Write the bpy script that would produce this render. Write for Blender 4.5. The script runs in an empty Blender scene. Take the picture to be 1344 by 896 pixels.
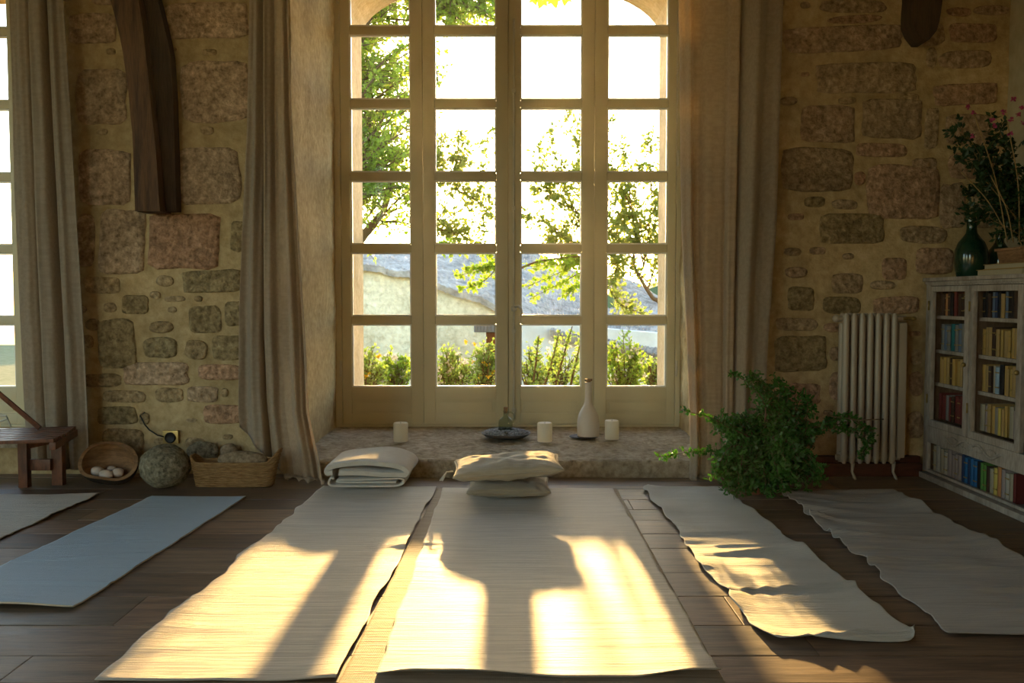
import bpy, bmesh, math, random
from mathutils import Vector, Matrix, noise, Euler
random.seed(7)
PI = math.pi
scn = bpy.context.scene
COL = scn.collection
R = random.random
def U(a, b): return a + (b - a) * random.random()

# ------------------------------------------------------------------ camera
F, W, H = 1200.0, 1344.0, 896.0
HZ = 1.0
PITCH = math.atan(58 / F)
cam = bpy.data.cameras.new('camera'); cam.sensor_width = 36; cam.lens = F / W * 36
cam.clip_end = 500
co = bpy.data.objects.new('camera', cam); COL.objects.link(co)
co.location = (0, 0, HZ); co.rotation_euler = (PI / 2 - PITCH, 0, 0)
scn.camera = co
def ray(px, py):
    dx, dy = (px - W / 2) / F, -(py - H / 2) / F
    c, s = math.cos(PITCH), math.sin(PITCH)
    return Vector((dx, c + dy * s, dy * c - s))
def at(px, py, Y=None, Z=None, X=None):
    d = ray(px, py); o = Vector((0, 0, HZ))
    if Y is not None: t = Y / d.y
    elif Z is not None: t = (Z - HZ) / d.z
    else: t = X / d.x
    return o + d * t
def fl(px, py, z=0.0): return at(px, py, Z=z)

# ------------------------------------------------------------------ materials
def lin(c):
    return tuple(((v / 255) / 12.92 if v / 255 <= .04045 else (((v / 255) + .055) / 1.055) ** 2.4) for v in c[:3])
class NT:
    def __init__(s, name):
        s.m = bpy.data.materials.new(name); s.m.use_nodes = True
        s.t = s.m.node_tree; s.t.nodes.clear()
        s.out = s.n('ShaderNodeOutputMaterial')
    def n(s, ty, **kw):
        nd = s.t.nodes.new(ty)
        for k, v in kw.items():
            if hasattr(nd, k) and k not in nd.inputs: setattr(nd, k, v)
            else: nd.inputs[k].default_value = v
        return nd
    def l(s, a, b): s.t.links.new(a, b)
def coords(nt, scale=(1, 1, 1), rot=(0, 0, 0)):
    tc = nt.n('ShaderNodeTexCoord'); mp = nt.n('ShaderNodeMapping')
    mp.inputs['Scale'].default_value = scale; mp.inputs['Rotation'].default_value = rot
    nt.l(tc.outputs['Object'], mp.inputs['Vector']); return mp.outputs['Vector']
def ramp(nt, fac, stops):
    r = nt.n('ShaderNodeValToRGB'); nt.l(fac, r.inputs['Fac']); e = r.color_ramp.elements
    while len(e) < len(stops): e.new(.5)
    for i, (p, c) in enumerate(stops):
        e[i].position = p; e[i].color = (*c[:3], 1)
    return r.outputs['Color']
def mixc(nt, a, b, fac, mode='MIX'):
    m = nt.n('ShaderNodeMix', data_type='RGBA', blend_type=mode)
    for sock, v in ((m.inputs[6], a), (m.inputs[7], b), (m.inputs[0], fac)):
        if hasattr(v, 'links'): nt.l(v, sock)
        elif isinstance(v, (int, float)): sock.default_value = v
        else: sock.default_value = (*v[:3], 1)
    return m.outputs[2]
def noisetex(nt, vec, scale, detail=4, rough=.55):
    n = nt.n('ShaderNodeTexNoise'); n.inputs['Scale'].default_value = scale
    n.inputs['Detail'].default_value = detail; n.inputs['Roughness'].default_value = rough
    nt.l(vec, n.inputs['Vector']); return n.outputs['Fac']
def bump(nt, h, strength=.5, dist=.01, prev=None):
    b = nt.n('ShaderNodeBump'); b.inputs['Strength'].default_value = strength; b.inputs['Distance'].default_value = dist
    nt.l(h, b.inputs['Height'])
    if prev is not None: nt.l(prev, b.inputs['Normal'])
    return b.outputs['Normal']
def simple(name, c1, c2=None, scale=8, rough=.6, spec=.3, bmp=0, bscale=40, stretch=(1, 1, 1), metal=0, translucent=0, trans_col=None, sheen=0, attr=False, detail=4):
    nt = NT(name); v = coords(nt, stretch)
    c2 = c2 or tuple(x * .75 for x in c1)
    col = ramp(nt, noisetex(nt, v, scale, detail), [(.3, c2), (.7, c1)])
    if attr:
        a = nt.n('ShaderNodeAttribute', attribute_name='tint'); col = mixc(nt, col, a.outputs['Color'], 1.0, 'MULTIPLY')
    p = nt.n('ShaderNodeBsdfPrincipled'); nt.l(col, p.inputs['Base Color'])
    p.inputs['Roughness'].default_value = rough; p.inputs['Specular IOR Level'].default_value = spec
    p.inputs['Metallic'].default_value = metal
    if sheen: p.inputs['Sheen Weight'].default_value = sheen; p.inputs['Sheen Roughness'].default_value = .4
    nrm = None
    if bmp:
        nrm = bump(nt, noisetex(nt, v, bscale, 5), bmp, .01); nt.l(nrm, p.inputs['Normal'])
    sh = p.outputs[0]
    if translucent:
        t = nt.n('ShaderNodeBsdfTranslucent')
        if trans_col: t.inputs['Color'].default_value = (*trans_col, 1)
        else: nt.l(col, t.inputs['Color'])
        mx = nt.n('ShaderNodeMixShader'); mx.inputs[0].default_value = translucent
        nt.l(sh, mx.inputs[1]); nt.l(t.outputs[0], mx.inputs[2]); sh = mx.outputs[0]
    nt.l(sh, nt.out.inputs[0]); return nt.m
def weave(name, c1, c2, scale=260, rough=.85, bmp=.35, translucent=0, sheen=.3, streak=.5, trans_col=None, patch=2.2):
    """woven cloth: fine warp and weft threads, slubs across"""
    nt = NT(name); v = coords(nt)
    w1 = nt.n('ShaderNodeTexWave', wave_type='BANDS', bands_direction='X'); w1.inputs['Scale'].default_value = scale; w1.inputs['Distortion'].default_value = 1.5
    w2 = nt.n('ShaderNodeTexWave', wave_type='BANDS', bands_direction='Y'); w2.inputs['Scale'].default_value = scale; w2.inputs['Distortion'].default_value = 1.5
    nt.l(v, w1.inputs['Vector']); nt.l(v, w2.inputs['Vector'])
    mul = nt.n('ShaderNodeMath', operation='MULTIPLY'); nt.l(w1.outputs['Fac'], mul.inputs[0]); nt.l(w2.outputs['Fac'], mul.inputs[1])
    sv = coords(nt, (3, 90, 40)); slub = noisetex(nt, sv, 1.5, 3)
    pv = noisetex(nt, v, patch, 4)
    base = ramp(nt, pv, [(.3, tuple(x * .9 for x in c1)), (.7, c1)])
    base = mixc(nt, base, ramp(nt, slub, [(.42, tuple(x * .8 for x in c2)), (.58, c1)]), streak)
    col = mixc(nt, c2, base, ramp(nt, mul.outputs[0], [(0, (.45,) * 3), (.5, (1,) * 3)]))
    p = nt.n('ShaderNodeBsdfPrincipled'); nt.l(col, p.inputs['Base Color']); p.inputs['Roughness'].default_value = rough
    p.inputs['Specular IOR Level'].default_value = .5
    p.inputs['Sheen Weight'].default_value = sheen
    n1 = bump(nt, mul.outputs[0], bmp, .002); n2 = bump(nt, slub, bmp, .008, n1); nt.l(n2, p.inputs['Normal'])
    sh = p.outputs[0]
    if translucent:
        t = nt.n('ShaderNodeBsdfTranslucent'); t.inputs['Color'].default_value = (*(trans_col or c1), 1)
        mx = nt.n('ShaderNodeMixShader'); mx.inputs[0].default_value = translucent
        nt.l(sh, mx.inputs[1]); nt.l(t.outputs[0], mx.inputs[2]); sh = mx.outputs[0]
    nt.l(sh, nt.out.inputs[0]); return nt.m
def wood(name, c1, c2, grain=(1.2, 18, 18), rough=.45, spec=.4, bmp=.3, attr=False):
    nt = NT(name); v = coords(nt, grain)
    n1 = noisetex(nt, v, 1.6, 8, .65)
    n2 = noisetex(nt, coords(nt, tuple(g * 4 for g in grain)), 3, 3)
    col = ramp(nt, n1, [(.3, c2), (.55, c1), (.75, tuple(x * 1.25 for x in c1))])
    col = mixc(nt, col, ramp(nt, n2, [(.35, (.55,) * 3), (.6, (1,) * 3)]), .6, 'MULTIPLY')
    if attr:
        a = nt.n('ShaderNodeAttribute', attribute_name='tint'); col = mixc(nt, col, a.outputs['Color'], 1.0, 'MULTIPLY')
    p = nt.n('ShaderNodeBsdfPrincipled'); nt.l(col, p.inputs['Base Color'])
    p.inputs['Specular IOR Level'].default_value = spec
    rr = nt.n('ShaderNodeMapRange'); rr.inputs['To Min'].default_value = rough - .1; rr.inputs['To Max'].default_value = rough + .2
    nt.l(n1, rr.inputs['Value']); nt.l(rr.outputs[0], p.inputs['Roughness'])
    nt.l(bump(nt, n1, bmp, .004), p.inputs['Normal'])
    nt.l(p.outputs[0], nt.out.inputs[0]); return nt.m
def stone(name, c1, c2, c3, scale=30, bmp=.9, dist=.012, attr=False, rough=.9):
    nt = NT(name); v = coords(nt)
    a1 = noisetex(nt, v, scale, 6, .65); a2 = noisetex(nt, v, scale * .12, 4)
    col = ramp(nt, a1, [(.3, c2), (.55, c1), (.75, c3)])
    col = mixc(nt, col, ramp(nt, a2, [(.3, (.62, .6, .55)), (.65, (1,) * 3)]), .8, 'MULTIPLY')
    if attr:
        a = nt.n('ShaderNodeAttribute', attribute_name='tint'); col = mixc(nt, col, a.outputs['Color'], 1.0, 'MULTIPLY')
    vo = nt.n('ShaderNodeTexVoronoi'); vo.inputs['Scale'].default_value = scale * .9; nt.l(v, vo.inputs['Vector'])
    p = nt.n('ShaderNodeBsdfPrincipled'); nt.l(col, p.inputs['Base Color']); p.inputs['Roughness'].default_value = rough
    p.inputs['Specular IOR Level'].default_value = .15
    n1 = bump(nt, a1, bmp, dist); n2 = bump(nt, vo.outputs['Distance'], bmp * .5, dist * .6, n1)
    nt.l(n2, p.inputs['Normal']); nt.l(p.outputs[0], nt.out.inputs[0]); return nt.m
def glass(name, col=(1, 1, 1), gloss=.08, rough=.02):
    nt = NT(name); t = nt.n('ShaderNodeBsdfTransparent'); t.inputs[0].default_value = (*col, 1)
    g = nt.n('ShaderNodeBsdfGlossy'); g.inputs['Roughness'].default_value = rough
    lw = nt.n('ShaderNodeLayerWeight'); lw.inputs['Blend'].default_value = .5
    pw_ = nt.n('ShaderNodeMath', operation='POWER'); nt.l(lw.outputs['Facing'], pw_.inputs[0]); pw_.inputs[1].default_value = 5
    fr = nt.n('ShaderNodeMath', operation='MULTIPLY_ADD'); nt.l(pw_.outputs[0], fr.inputs[0]); fr.inputs[1].default_value = .5; fr.inputs[2].default_value = .006
    mx = nt.n('ShaderNodeMixShader'); nt.l(fr.outputs[0], mx.inputs[0]); nt.l(t.outputs[0], mx.inputs[1]); nt.l(g.outputs[0], mx.inputs[2])
    nt.l(mx.outputs[0], nt.out.inputs[0]); return nt.m
def leafmat(name, c, tc, trans=.5, rough=.45):
    nt = NT(name); v = coords(nt)
    k = noisetex(nt, v, 9, 2)
    col = ramp(nt, k, [(.3, tuple(x * .6 for x in c)), (.7, tuple(min(1, x * 1.2) for x in c))])
    tcol = ramp(nt, k, [(.3, tuple(x * .7 for x in tc)), (.7, tc)])
    p = nt.n('ShaderNodeBsdfPrincipled'); nt.l(col, p.inputs['Base Color']); p.inputs['Roughness'].default_value = rough
    t = nt.n('ShaderNodeBsdfTranslucent'); nt.l(tcol, t.inputs['Color'])
    mx = nt.n('ShaderNodeMixShader'); mx.inputs[0].default_value = trans
    nt.l(p.outputs[0], mx.inputs[1]); nt.l(t.outputs[0], mx.inputs[2]); nt.l(mx.outputs[0], nt.out.inputs[0]); return nt.m

M = {}
M['mortar'] = stone('lime_mortar', (.56, .42, .22), (.42, .30, .14), (.66, .52, .30), 22, .7, .012)
M['rubble'] = stone('rubble_stone', (.52, .44, .34), (.20, .16, .11), (.80, .72, .60), 34, 1.0, .022, attr=True)
M['plaster'] = stone('limewash', (.55, .47, .32), (.46, .38, .24), (.62, .54, .38), 9, .4, .01)
M['sillstone'] = stone('sill_limestone', (.52, .44, .32), (.26, .20, .13), (.66, .58, .45), 26, 1.0, .02)
M['ceil'] = simple('ceiling_plaster', (.55, .50, .40), rough=.9, bmp=.2, bscale=20)
M['floor'] = wood('oak_boards', (.23, .16, .10), (.08, .052, .034), (1.1, 14, 14), .42, .35, .35, attr=True)
M['paint'] = simple('window_paint', (.62, .55, .35), (.56, .49, .31), 3, .42, .4, .08, 60)
M['bead'] = simple('edge_light_bead', (.85, .83, .76), (.78, .76, .68), 3, .35, .4)  # white stands in for the light the bead edges catch
M['glass'] = glass('pane_glass')
M['metalw'] = simple('painted_metal', (.62, .58, .46), rough=.35, spec=.5)
M['linen'] = weave('linen_curtain', (.44, .355, .25), (.27, .21, .145), 320, .85, .25, .32, .2, .45, (.62, .50, .33))
M['matbeige'] = weave('beige_cotton', (.66, .575, .43), (.45, .37, .26), 190, .5, .6, 0, .5, .7)
M['matstraw'] = weave('ribbed_straw', (.50, .40, .27), (.30, .22, .13), 90, .7, .8, 0, .1, .7)
M['matwhite'] = weave('white_grip_cloth', (.66, .64, .56), (.46, .44, .38), 110, .55, .8, 0, .3, .1)
M['matgrey'] = weave('taupe_cotton', (.47, .42, .35), (.34, .29, .24), 170, .65, .6, 0, .4, .6)
M['matblue'] = weave('blue_mat', (.33, .46, .55), (.24, .35, .43), 120, .5, .5, 0, .3, .1)
M['matunder'] = simple('mat_underside', (.62, .52, .36), rough=.7)
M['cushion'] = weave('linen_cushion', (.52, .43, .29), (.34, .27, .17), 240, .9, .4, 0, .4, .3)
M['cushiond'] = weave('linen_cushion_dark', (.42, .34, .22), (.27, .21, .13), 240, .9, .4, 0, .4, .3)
M['blanket'] = simple('wool_blanket', (.72, .67, .57), (.62, .56, .46), 30, .95, .1, .8, 350, sheen=.8)
M['candle'] = simple('candle_wax', (.86, .80, .66), (.82, .75, .60), 3, .45, .4, translucent=.5)
M['wick'] = simple('wick', (.03, .02, .02))
M['ceramic'] = simple('white_ceramic', (.60, .53, .45), (.56, .49, .41), 4, .45, .4, .1, 30)
M['cork'] = simple('cork', (.32, .19, .09), (.2, .11, .05), 60, .8, .1, .5, 90)
M['slate'] = simple('dark_slate', (.035, .03, .028), rough=.5)
M['slatecap'] = simple('blue_slate', (.20, .23, .27), rough=.5)
M['greyglass'] = glass('clear_bottle_glass', (.86, .88, .84))
M['tray'] = simple('dark_stone_tray', (.13, .11, .10), (.07, .06, .05), 20, .5, .4, .4, 60)
M['gravel'] = simple('blue_grey_gravel', (.34, .34, .36), (.12, .12, .13), 60, .5, .5, .6, 90)
M['timber'] = wood('old_timber', (.13, .065, .028), (.035, .017, .008), (14, 14, 1.2), .6, .2, .9)
M['timberd'] = wood('old_timber_dark', (.055, .028, .013), (.02, .01, .005), (14, 14, 1.2), .7, .2, .9)
M['redwood'] = wood('red_brown_wood', (.19, .065, .025), (.07, .022, .009), (10, 3, 3), .4, .4, .2)
M['basket'] = simple('woven_seagrass', (.42, .25, .10), (.18, .09, .03), 14, .75, .2, .8, 30, (2, 2, 14))
M['granite'] = stone('granite_boulder', (.30, .26, .17), (.07, .06, .035), (.48, .43, .32), 45, .9, .012)
M['loafstone'] = stone('brown_stone', (.33, .24, .15), (.16, .11, .06), (.42, .33, .22), 60, .6, .006)
M['bowlin'] = wood('bowl_inside', (.34, .19, .09), (.16, .08, .035), (3, 3, 20), .5, .3, .3)
M['bowlout'] = simple('bowl_bark', (.03, .022, .016), rough=.6, bmp=.6)
M['pebble'] = simple('pale_pebble', (.62, .50, .42), (.52, .41, .33), 20, .5, .4, .2, 60)
M['brass'] = simple('old_brass', (.40, .28, .10), rough=.4, metal=.8)
M['black'] = simple('black_rubber', (.02, .018, .016), rough=.5)
M['radiator'] = simple('cream_radiator', (.40, .33, .24), (.36, .29, .21), 4, .4, .5, .05, 30)
M['cabinet'] = wood('worn_white_paint', (.42, .36, .30), (.27, .22, .17), (6, 6, 1.5), .6, .3, .2)
M['cabin'] = wood('cabinet_inside', (.20, .13, .08), (.12, .07, .04), (6, 6, 1.5), .6, .3, .2)
M['greenglaze'] = simple('green_glaze', (.012, .045, .022), (.006, .025, .012), 6, .12, .6)
M['redpot'] = simple('terracotta', (.22, .09, .04), rough=.8, bmp=.3)
M['redbase'] = wood('dark_red_board', (.10, .03, .015), (.05, .015, .008), (1.5, 12, 12), .5, .3, .2)
M['twig'] = simple('bark', (.16, .11, .06), rough=.9, bmp=.5)
M['twigpale'] = simple('dry_stem', (.35, .24, .10), rough=.8)
M['leaf_room'] = leafmat('houseplant_leaf', (.028, .13, .010), (.10, .32, .02), .3)
M['leaf_dark'] = leafmat('dark_leaf', (.02, .055, .012), (.03, .09, .015), .2)
M['leaf_tree'] = leafmat('tree_leaf', (.14, .24, .03), (.48, .68, .06), .5)
M['leaf_twig'] = leafmat('twig_leaf', (.17, .23, .05), (.50, .60, .10), .5)
M['leaf_bright'] = leafmat('vine_leaf', (.16, .30, .02), (.55, .78, .04), .5)
M['leaf_shrub'] = leafmat('shrub_leaf', (.20, .30, .07), (.42, .60, .10), .45)
M['petal'] = simple('pink_petal', (.55, .10, .22), (.40, .05, .14), 10, .6, translucent=.3)
M['petalw'] = simple('white_petal', (.85, .85, .85), rough=.6, translucent=.3)
M['petaly'] = simple('yellow_petal', (.9, .65, .05), rough=.6, translucent=.3)
M['housewall'] = stone('house_rubble', (.88, .75, .50), (.66, .52, .32), (.94, .85, .66), 8, .8, .06)
M['housewall2'] = stone('house_render', (.82, .79, .72), (.72, .68, .60), (.88, .86, .80), 3, .3, .04)
M['tile'] = stone('grey_roof_tiles', (.50, .43, .37), (.26, .22, .19), (.68, .60, .52), 4, .9, .08)
M['outstone'] = stone('jamb_stone', (.62, .50, .33), (.50, .38, .22), (.72, .60, .42), 30, .5, .01)
M['soil'] = simple('garden_soil', (.22, .20, .10), (.12, .13, .05), 4, .95, .1, .6, 20)
M['hill'] = simple('far_hill', (.12, .16, .08), rough=1)

# ------------------------------------------------------------------ mesh helpers
def obj(name, verts, faces, mat, parent=None, smooth=False, tint=None, mats=None, fmat=None):
    off = Vector((0, 0, 0)); p = parent
    while p is not None: off += p.location; p = p.parent
    me = bpy.data.meshes.new(name)
    me.from_pydata([tuple(Vector(v) - off) for v in verts], [], faces)
    me.materials.append(mat)
    for m in (mats or []): me.materials.append(m)
    if fmat:
        for i, k in enumerate(fmat): me.polygons[i].material_index = k
    if tint is not None:      # one colour per vertex
        a = me.color_attributes.new('tint', 'FLOAT_COLOR', 'POINT')
        for i, c in enumerate(tint): a.data[i].color = (*c, 1)
    me.update()
    bm = bmesh.new(); bm.from_mesh(me); bmesh.ops.recalc_face_normals(bm, faces=bm.faces); bm.to_mesh(me); bm.free()
    if smooth:
        for f in me.polygons: f.use_smooth = True
        if smooth == 'auto':
            try: me.set_sharp_from_angle(angle=math.radians(40))
            except Exception: pass
    o = bpy.data.objects.new(name, me); COL.objects.link(o)
    if parent is not None: o.parent = parent
    return o
class MB:
    def __init__(s): s.v = []; s.f = []; s.t = []
    def add(s, vs, fs, tint=None):
        b = len(s.v); s.v += [Vector(v) for v in vs]; s.f += [tuple(i + b for i in f) for f in fs]
        if tint is not None: s.t += [tint] * len(vs)
        return s
    def box(s, x0, x1, y0, y1, z0, z1, tint=None, bev=0):
        if bev:
            bev = min(bev, (x1 - x0) * .4, (y1 - y0) * .4, (z1 - z0) * .4)
            bm = bmesh.new(); bmesh.ops.create_cube(bm, size=1)
            for v in bm.verts: v.co = Vector((x0 + (v.co.x + .5) * (x1 - x0), y0 + (v.co.y + .5) * (y1 - y0), z0 + (v.co.z + .5) * (z1 - z0)))
            bmesh.ops.bevel(bm, geom=bm.edges[:], offset=bev, segments=2, affect='EDGES', profile=.7)
            bm.verts.ensure_lookup_table(); 
            r = s.add([v.co.copy() for v in bm.verts], [tuple(v.index for v in f.verts) for f in bm.faces], tint); bm.free(); return r
        vs = [(x, y, z) for x in (x0, x1) for y in (y0, y1) for z in (z0, z1)]
        return s.add(vs, [(0, 1, 3, 2), (4, 6, 7, 5), (0, 4, 5, 1), (2, 3, 7, 6), (0, 2, 6, 4), (1, 5, 7, 3)], tint)
    def prism(s, pts, axis, a, b, tint=None):
        """pts: 2-D outline, extruded along axis 'x','y','z' from a to b"""
        def P(p, q): return {'y': (p[0], q, p[1]), 'x': (q, p[0], p[1]), 'z': (p[0], p[1], q)}[axis]
        n = len(pts); vs = [P(p, a) for p in pts] + [P(p, b) for p in pts]
        fs = [tuple(range(n))[::-1], tuple(range(n, 2 * n))] + [(i, (i + 1) % n, n + (i + 1) % n, n + i) for i in range(n)]
        return s.add(vs, fs, tint)
    def tube(s, pts, rad, seg=8, cap=True, tint=None):
        pts = [Vector(p) for p in pts]; n = len(pts)
        rs = rad if isinstance(rad, (list, tuple)) else [rad] * n
        vs = []; up = Vector((0, 0, 1))
        for i, p in enumerate(pts):
            d = (pts[min(i + 1, n - 1)] - pts[max(i - 1, 0)])
            d = d.normalized() if d.length > 1e-9 else Vector((0, 0, 1))
            a = d.cross(up if abs(d.z) < .9 else Vector((1, 0, 0))).normalized(); b = d.cross(a)
            for k in range(seg):
                t = 2 * PI * k / seg; vs.append(p + (a * math.cos(t) + b * math.sin(t)) * rs[i])
        fs = [(i * seg + k, i * seg + (k + 1) % seg, (i + 1) * seg + (k + 1) % seg, (i + 1) * seg + k) for i in range(n - 1) for k in range(seg)]
        if cap: fs += [tuple(range(seg))[::-1], tuple(range((n - 1) * seg, n * seg))]
        return s.add(vs, fs, tint)
    def lathe(s, prof, c=(0, 0, 0), seg=40, wob=0):
        c = Vector(c); vs = []; n = len(prof)
        for r, z in prof:
            for k in range(seg):
                t = 2 * PI * k / seg
                vs.append(c + Vector((r * math.cos(t), r * math.sin(t), z)))
        fs = [(i * seg + k, i * seg + (k + 1) % seg, (i + 1) * seg + (k + 1) % seg, (i + 1) * seg + k) for i in range(n - 1) for k in range(seg)]
        fs += [tuple(range(seg))[::-1], tuple(range((n - 1) * seg, n * seg))]
        return s.add(vs, fs)
    def xf(s, m):
        s.v = [m @ v for v in s.v]; return s
    def build(s, name, mat, parent=None, smooth=False, **kw):
        return obj(name, s.v, s.f, mat, parent, smooth, tint=(s.t if s.t else None), **kw)
def ball(c, r, seg=20, rings=12, amp=0, freq=3, seed=0, flat=1.0):
    c = Vector(c); r = Vector(r) if not isinstance(r, (int, float)) else Vector((r, r, r)); vs = []; fs = []
    for i in range(rings + 1):
        a = PI * i / rings
        for k in range(seg):
            b = 2 * PI * k / seg; d = Vector((math.sin(a) * math.cos(b), math.sin(a) * math.sin(b), math.cos(a)))
            q = 1 + amp * noise.noise(d * freq + Vector((seed, seed * .7, 0)))
            vs.append(c + Vector((d.x * r.x, d.y * r.y, max(d.z, -flat) * r.z)) * q)
    for i in range(rings):
        for k in range(seg): fs.append((i * seg + k, i * seg + (k + 1) % seg, (i + 1) * seg + (k + 1) % seg, (i + 1) * seg + k))
    return vs, fs
def thing(name, label, cat, loc=(0, 0, 0), group=None):
    o = bpy.data.objects.new(name, None); COL.objects.link(o); o.location = loc; o.empty_display_size = .1
    o['label'] = label; o['category'] = cat
    if group: o['group'] = group
    return o
def tag(o, label, cat, group=None, kind=None):
    o['label'] = label; o['category'] = cat
    if group: o['group'] = group
    if kind: o['kind'] = kind
    return o
def struct(o, label=None):
    o['kind'] = 'structure'
    if label: o['label'] = label
    return o
def weld(o, d=1e-4):
    bm = bmesh.new(); bm.from_mesh(o.data); bmesh.ops.remove_doubles(bm, verts=bm.verts, dist=d); bm.to_mesh(o.data); bm.free()
    return o

# ------------------------------------------------------------------ dimensions
WY = 5.15                    # face of the window wall
XL, XR, YB, ZC = -5.4, 2.76, -3.0, 3.85
FY = 6.36                    # room face of the window frame
GX = lambda px: at(px, 400, Y=FY).x
WX0, WX1, WTOP = GX(440), GX(893), 3.5
SILL = .095
# second window to the left
V_Y = 5.55; V_S = .87
V_X1 = at(37, 450, Y=V_Y).x; V_X0 = V_X1 - (WX1 - WX0) * V_S; V_Z0 = .21
VR1, VR0 = V_X1 + .22, V_X0 - .15; V_TOP = V_Z0 + (WTOP - SILL) * V_S

# ------------------------------------------------------------------ floor boards (run left to right)
fb = MB()
seams = [at(672, y, Z=0).y for y in (896 + 90, 896, 860, 820, 782, 751, 719, 700, 682, 668, 655, 641)]
ys = [-3.0]
while ys[-1] + .3 < seams[0]: ys.append(ys[-1] + .26)
ys = ys[:-1] + seams + [seams[-1] + .3, 5.16 + .05]
ys = sorted(set(round(y, 3) for y in ys))
for i in range(len(ys) - 1):
    x = XL - .2 - U(0, 1.5)
    while x < XR + .2:
        ln = U(1.6, 3.2); k = U(.6, 1.3); tn = (k * U(.95, 1.08), k, k * U(.92, 1.1))
        x0, x1 = max(x, XL - .2), min(x + ln, XR + .2)
        if x1 > x0 + .05: fb.box(x0 + .001, x1 - .001, ys[i] + .0025, ys[i + 1] - .0025, -.03, U(-.0015, 0), tn, bev=.003)
        x += ln
fb.box(XL - .2, XR + .2, -3.1, WY + .1, -.06, -.035, (.15, .15, .15))
struct(fb.build('floor', M['floor']))

# ------------------------------------------------------------------ rubble stones
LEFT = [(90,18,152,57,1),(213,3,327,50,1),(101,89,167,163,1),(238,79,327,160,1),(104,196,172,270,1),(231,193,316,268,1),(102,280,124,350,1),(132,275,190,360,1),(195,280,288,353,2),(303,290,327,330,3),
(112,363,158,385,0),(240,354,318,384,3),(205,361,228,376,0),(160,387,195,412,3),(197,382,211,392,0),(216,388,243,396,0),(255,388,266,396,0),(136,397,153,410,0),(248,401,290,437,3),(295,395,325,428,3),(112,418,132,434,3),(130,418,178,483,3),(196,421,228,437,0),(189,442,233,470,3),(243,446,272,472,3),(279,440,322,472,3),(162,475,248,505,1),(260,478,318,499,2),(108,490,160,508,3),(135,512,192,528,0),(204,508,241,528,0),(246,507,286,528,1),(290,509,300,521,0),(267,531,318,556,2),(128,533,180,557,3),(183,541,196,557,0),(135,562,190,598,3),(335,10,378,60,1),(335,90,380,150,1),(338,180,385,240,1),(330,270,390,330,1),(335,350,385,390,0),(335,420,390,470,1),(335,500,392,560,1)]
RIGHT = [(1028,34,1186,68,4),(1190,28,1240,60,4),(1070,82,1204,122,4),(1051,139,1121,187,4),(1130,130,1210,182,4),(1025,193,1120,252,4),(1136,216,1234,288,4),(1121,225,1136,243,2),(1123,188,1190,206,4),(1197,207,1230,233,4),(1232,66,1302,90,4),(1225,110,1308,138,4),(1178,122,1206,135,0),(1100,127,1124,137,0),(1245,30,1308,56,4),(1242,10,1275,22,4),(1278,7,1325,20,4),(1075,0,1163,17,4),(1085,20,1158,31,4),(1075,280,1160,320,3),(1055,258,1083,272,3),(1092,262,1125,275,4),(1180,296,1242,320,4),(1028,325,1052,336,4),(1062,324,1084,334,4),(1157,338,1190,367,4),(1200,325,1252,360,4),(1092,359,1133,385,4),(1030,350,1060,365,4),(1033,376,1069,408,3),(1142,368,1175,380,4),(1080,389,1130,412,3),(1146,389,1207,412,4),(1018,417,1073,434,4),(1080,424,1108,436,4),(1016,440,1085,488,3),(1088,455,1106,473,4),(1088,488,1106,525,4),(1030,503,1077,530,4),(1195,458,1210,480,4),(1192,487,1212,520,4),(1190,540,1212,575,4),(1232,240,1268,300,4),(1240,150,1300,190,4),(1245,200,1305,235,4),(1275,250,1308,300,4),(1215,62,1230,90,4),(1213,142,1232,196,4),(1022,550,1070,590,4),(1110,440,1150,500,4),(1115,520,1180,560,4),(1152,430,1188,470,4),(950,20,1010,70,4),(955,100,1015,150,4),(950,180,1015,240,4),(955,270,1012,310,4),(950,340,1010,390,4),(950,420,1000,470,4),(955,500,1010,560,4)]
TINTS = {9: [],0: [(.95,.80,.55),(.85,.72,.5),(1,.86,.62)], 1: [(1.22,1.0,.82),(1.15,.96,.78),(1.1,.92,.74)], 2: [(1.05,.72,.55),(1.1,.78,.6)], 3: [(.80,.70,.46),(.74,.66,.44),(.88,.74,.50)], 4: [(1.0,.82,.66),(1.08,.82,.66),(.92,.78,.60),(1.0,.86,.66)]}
def stone_patch(mb, cx, cz, w, h, lift, tint, seed, front=WY):
    N = 26; rings = [(1.0, -.006), (.985, lift * .35), (.93, lift * .8), (.82, lift), (.5, lift * 1.08), (.2, lift * 1.1)]
    pw = U(6.0, 12.0) if w * h > .04 else (U(3.5, 7) if w * h > .015 else U(2.2, 3.4))
    rim = []
    rot = U(-.05, .05)
    for k in range(N):
        t = 2 * PI * k / N + .01; c, s = math.cos(t), math.sin(t)
        r = (abs(c) ** pw + abs(s) ** pw) ** (-1 / pw)
        n_ = 1 + .09 * noise.noise(Vector((c * 1.3 + seed, s * 1.3, seed * .37))) + .05 * noise.noise(Vector((c * 4 + seed, s * 4, 3)))
        x, z = c * r * n_ * w / 2, s * r * n_ * h / 2
        rim.append((x * math.cos(rot) - z * math.sin(rot), x * math.sin(rot) + z * math.cos(rot)))
    vs = []; fs = []
    for q, l in rings:
        for x, z in rim:
            dz = l + (.006 * noise.noise(Vector((x * 14 + seed, z * 14, seed))) if l > lift * .5 else 0)
            vs.append((cx + x * q, front - dz, cz + z * q))
    vs.append((cx, front - lift * 1.1, cz))
    for i in range(len(rings) - 1):
        for k in range(N): fs.append((i * N + k, i * N + (k + 1) % N, (i + 1) * N + (k + 1) % N, (i + 1) * N + k))
    L = (len(rings) - 1) * N
    for k in range(N): fs.append((L + k, L + (k + 1) % N, len(vs) - 1))
    mb.add(vs, fs, tint)
placed = []
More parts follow.
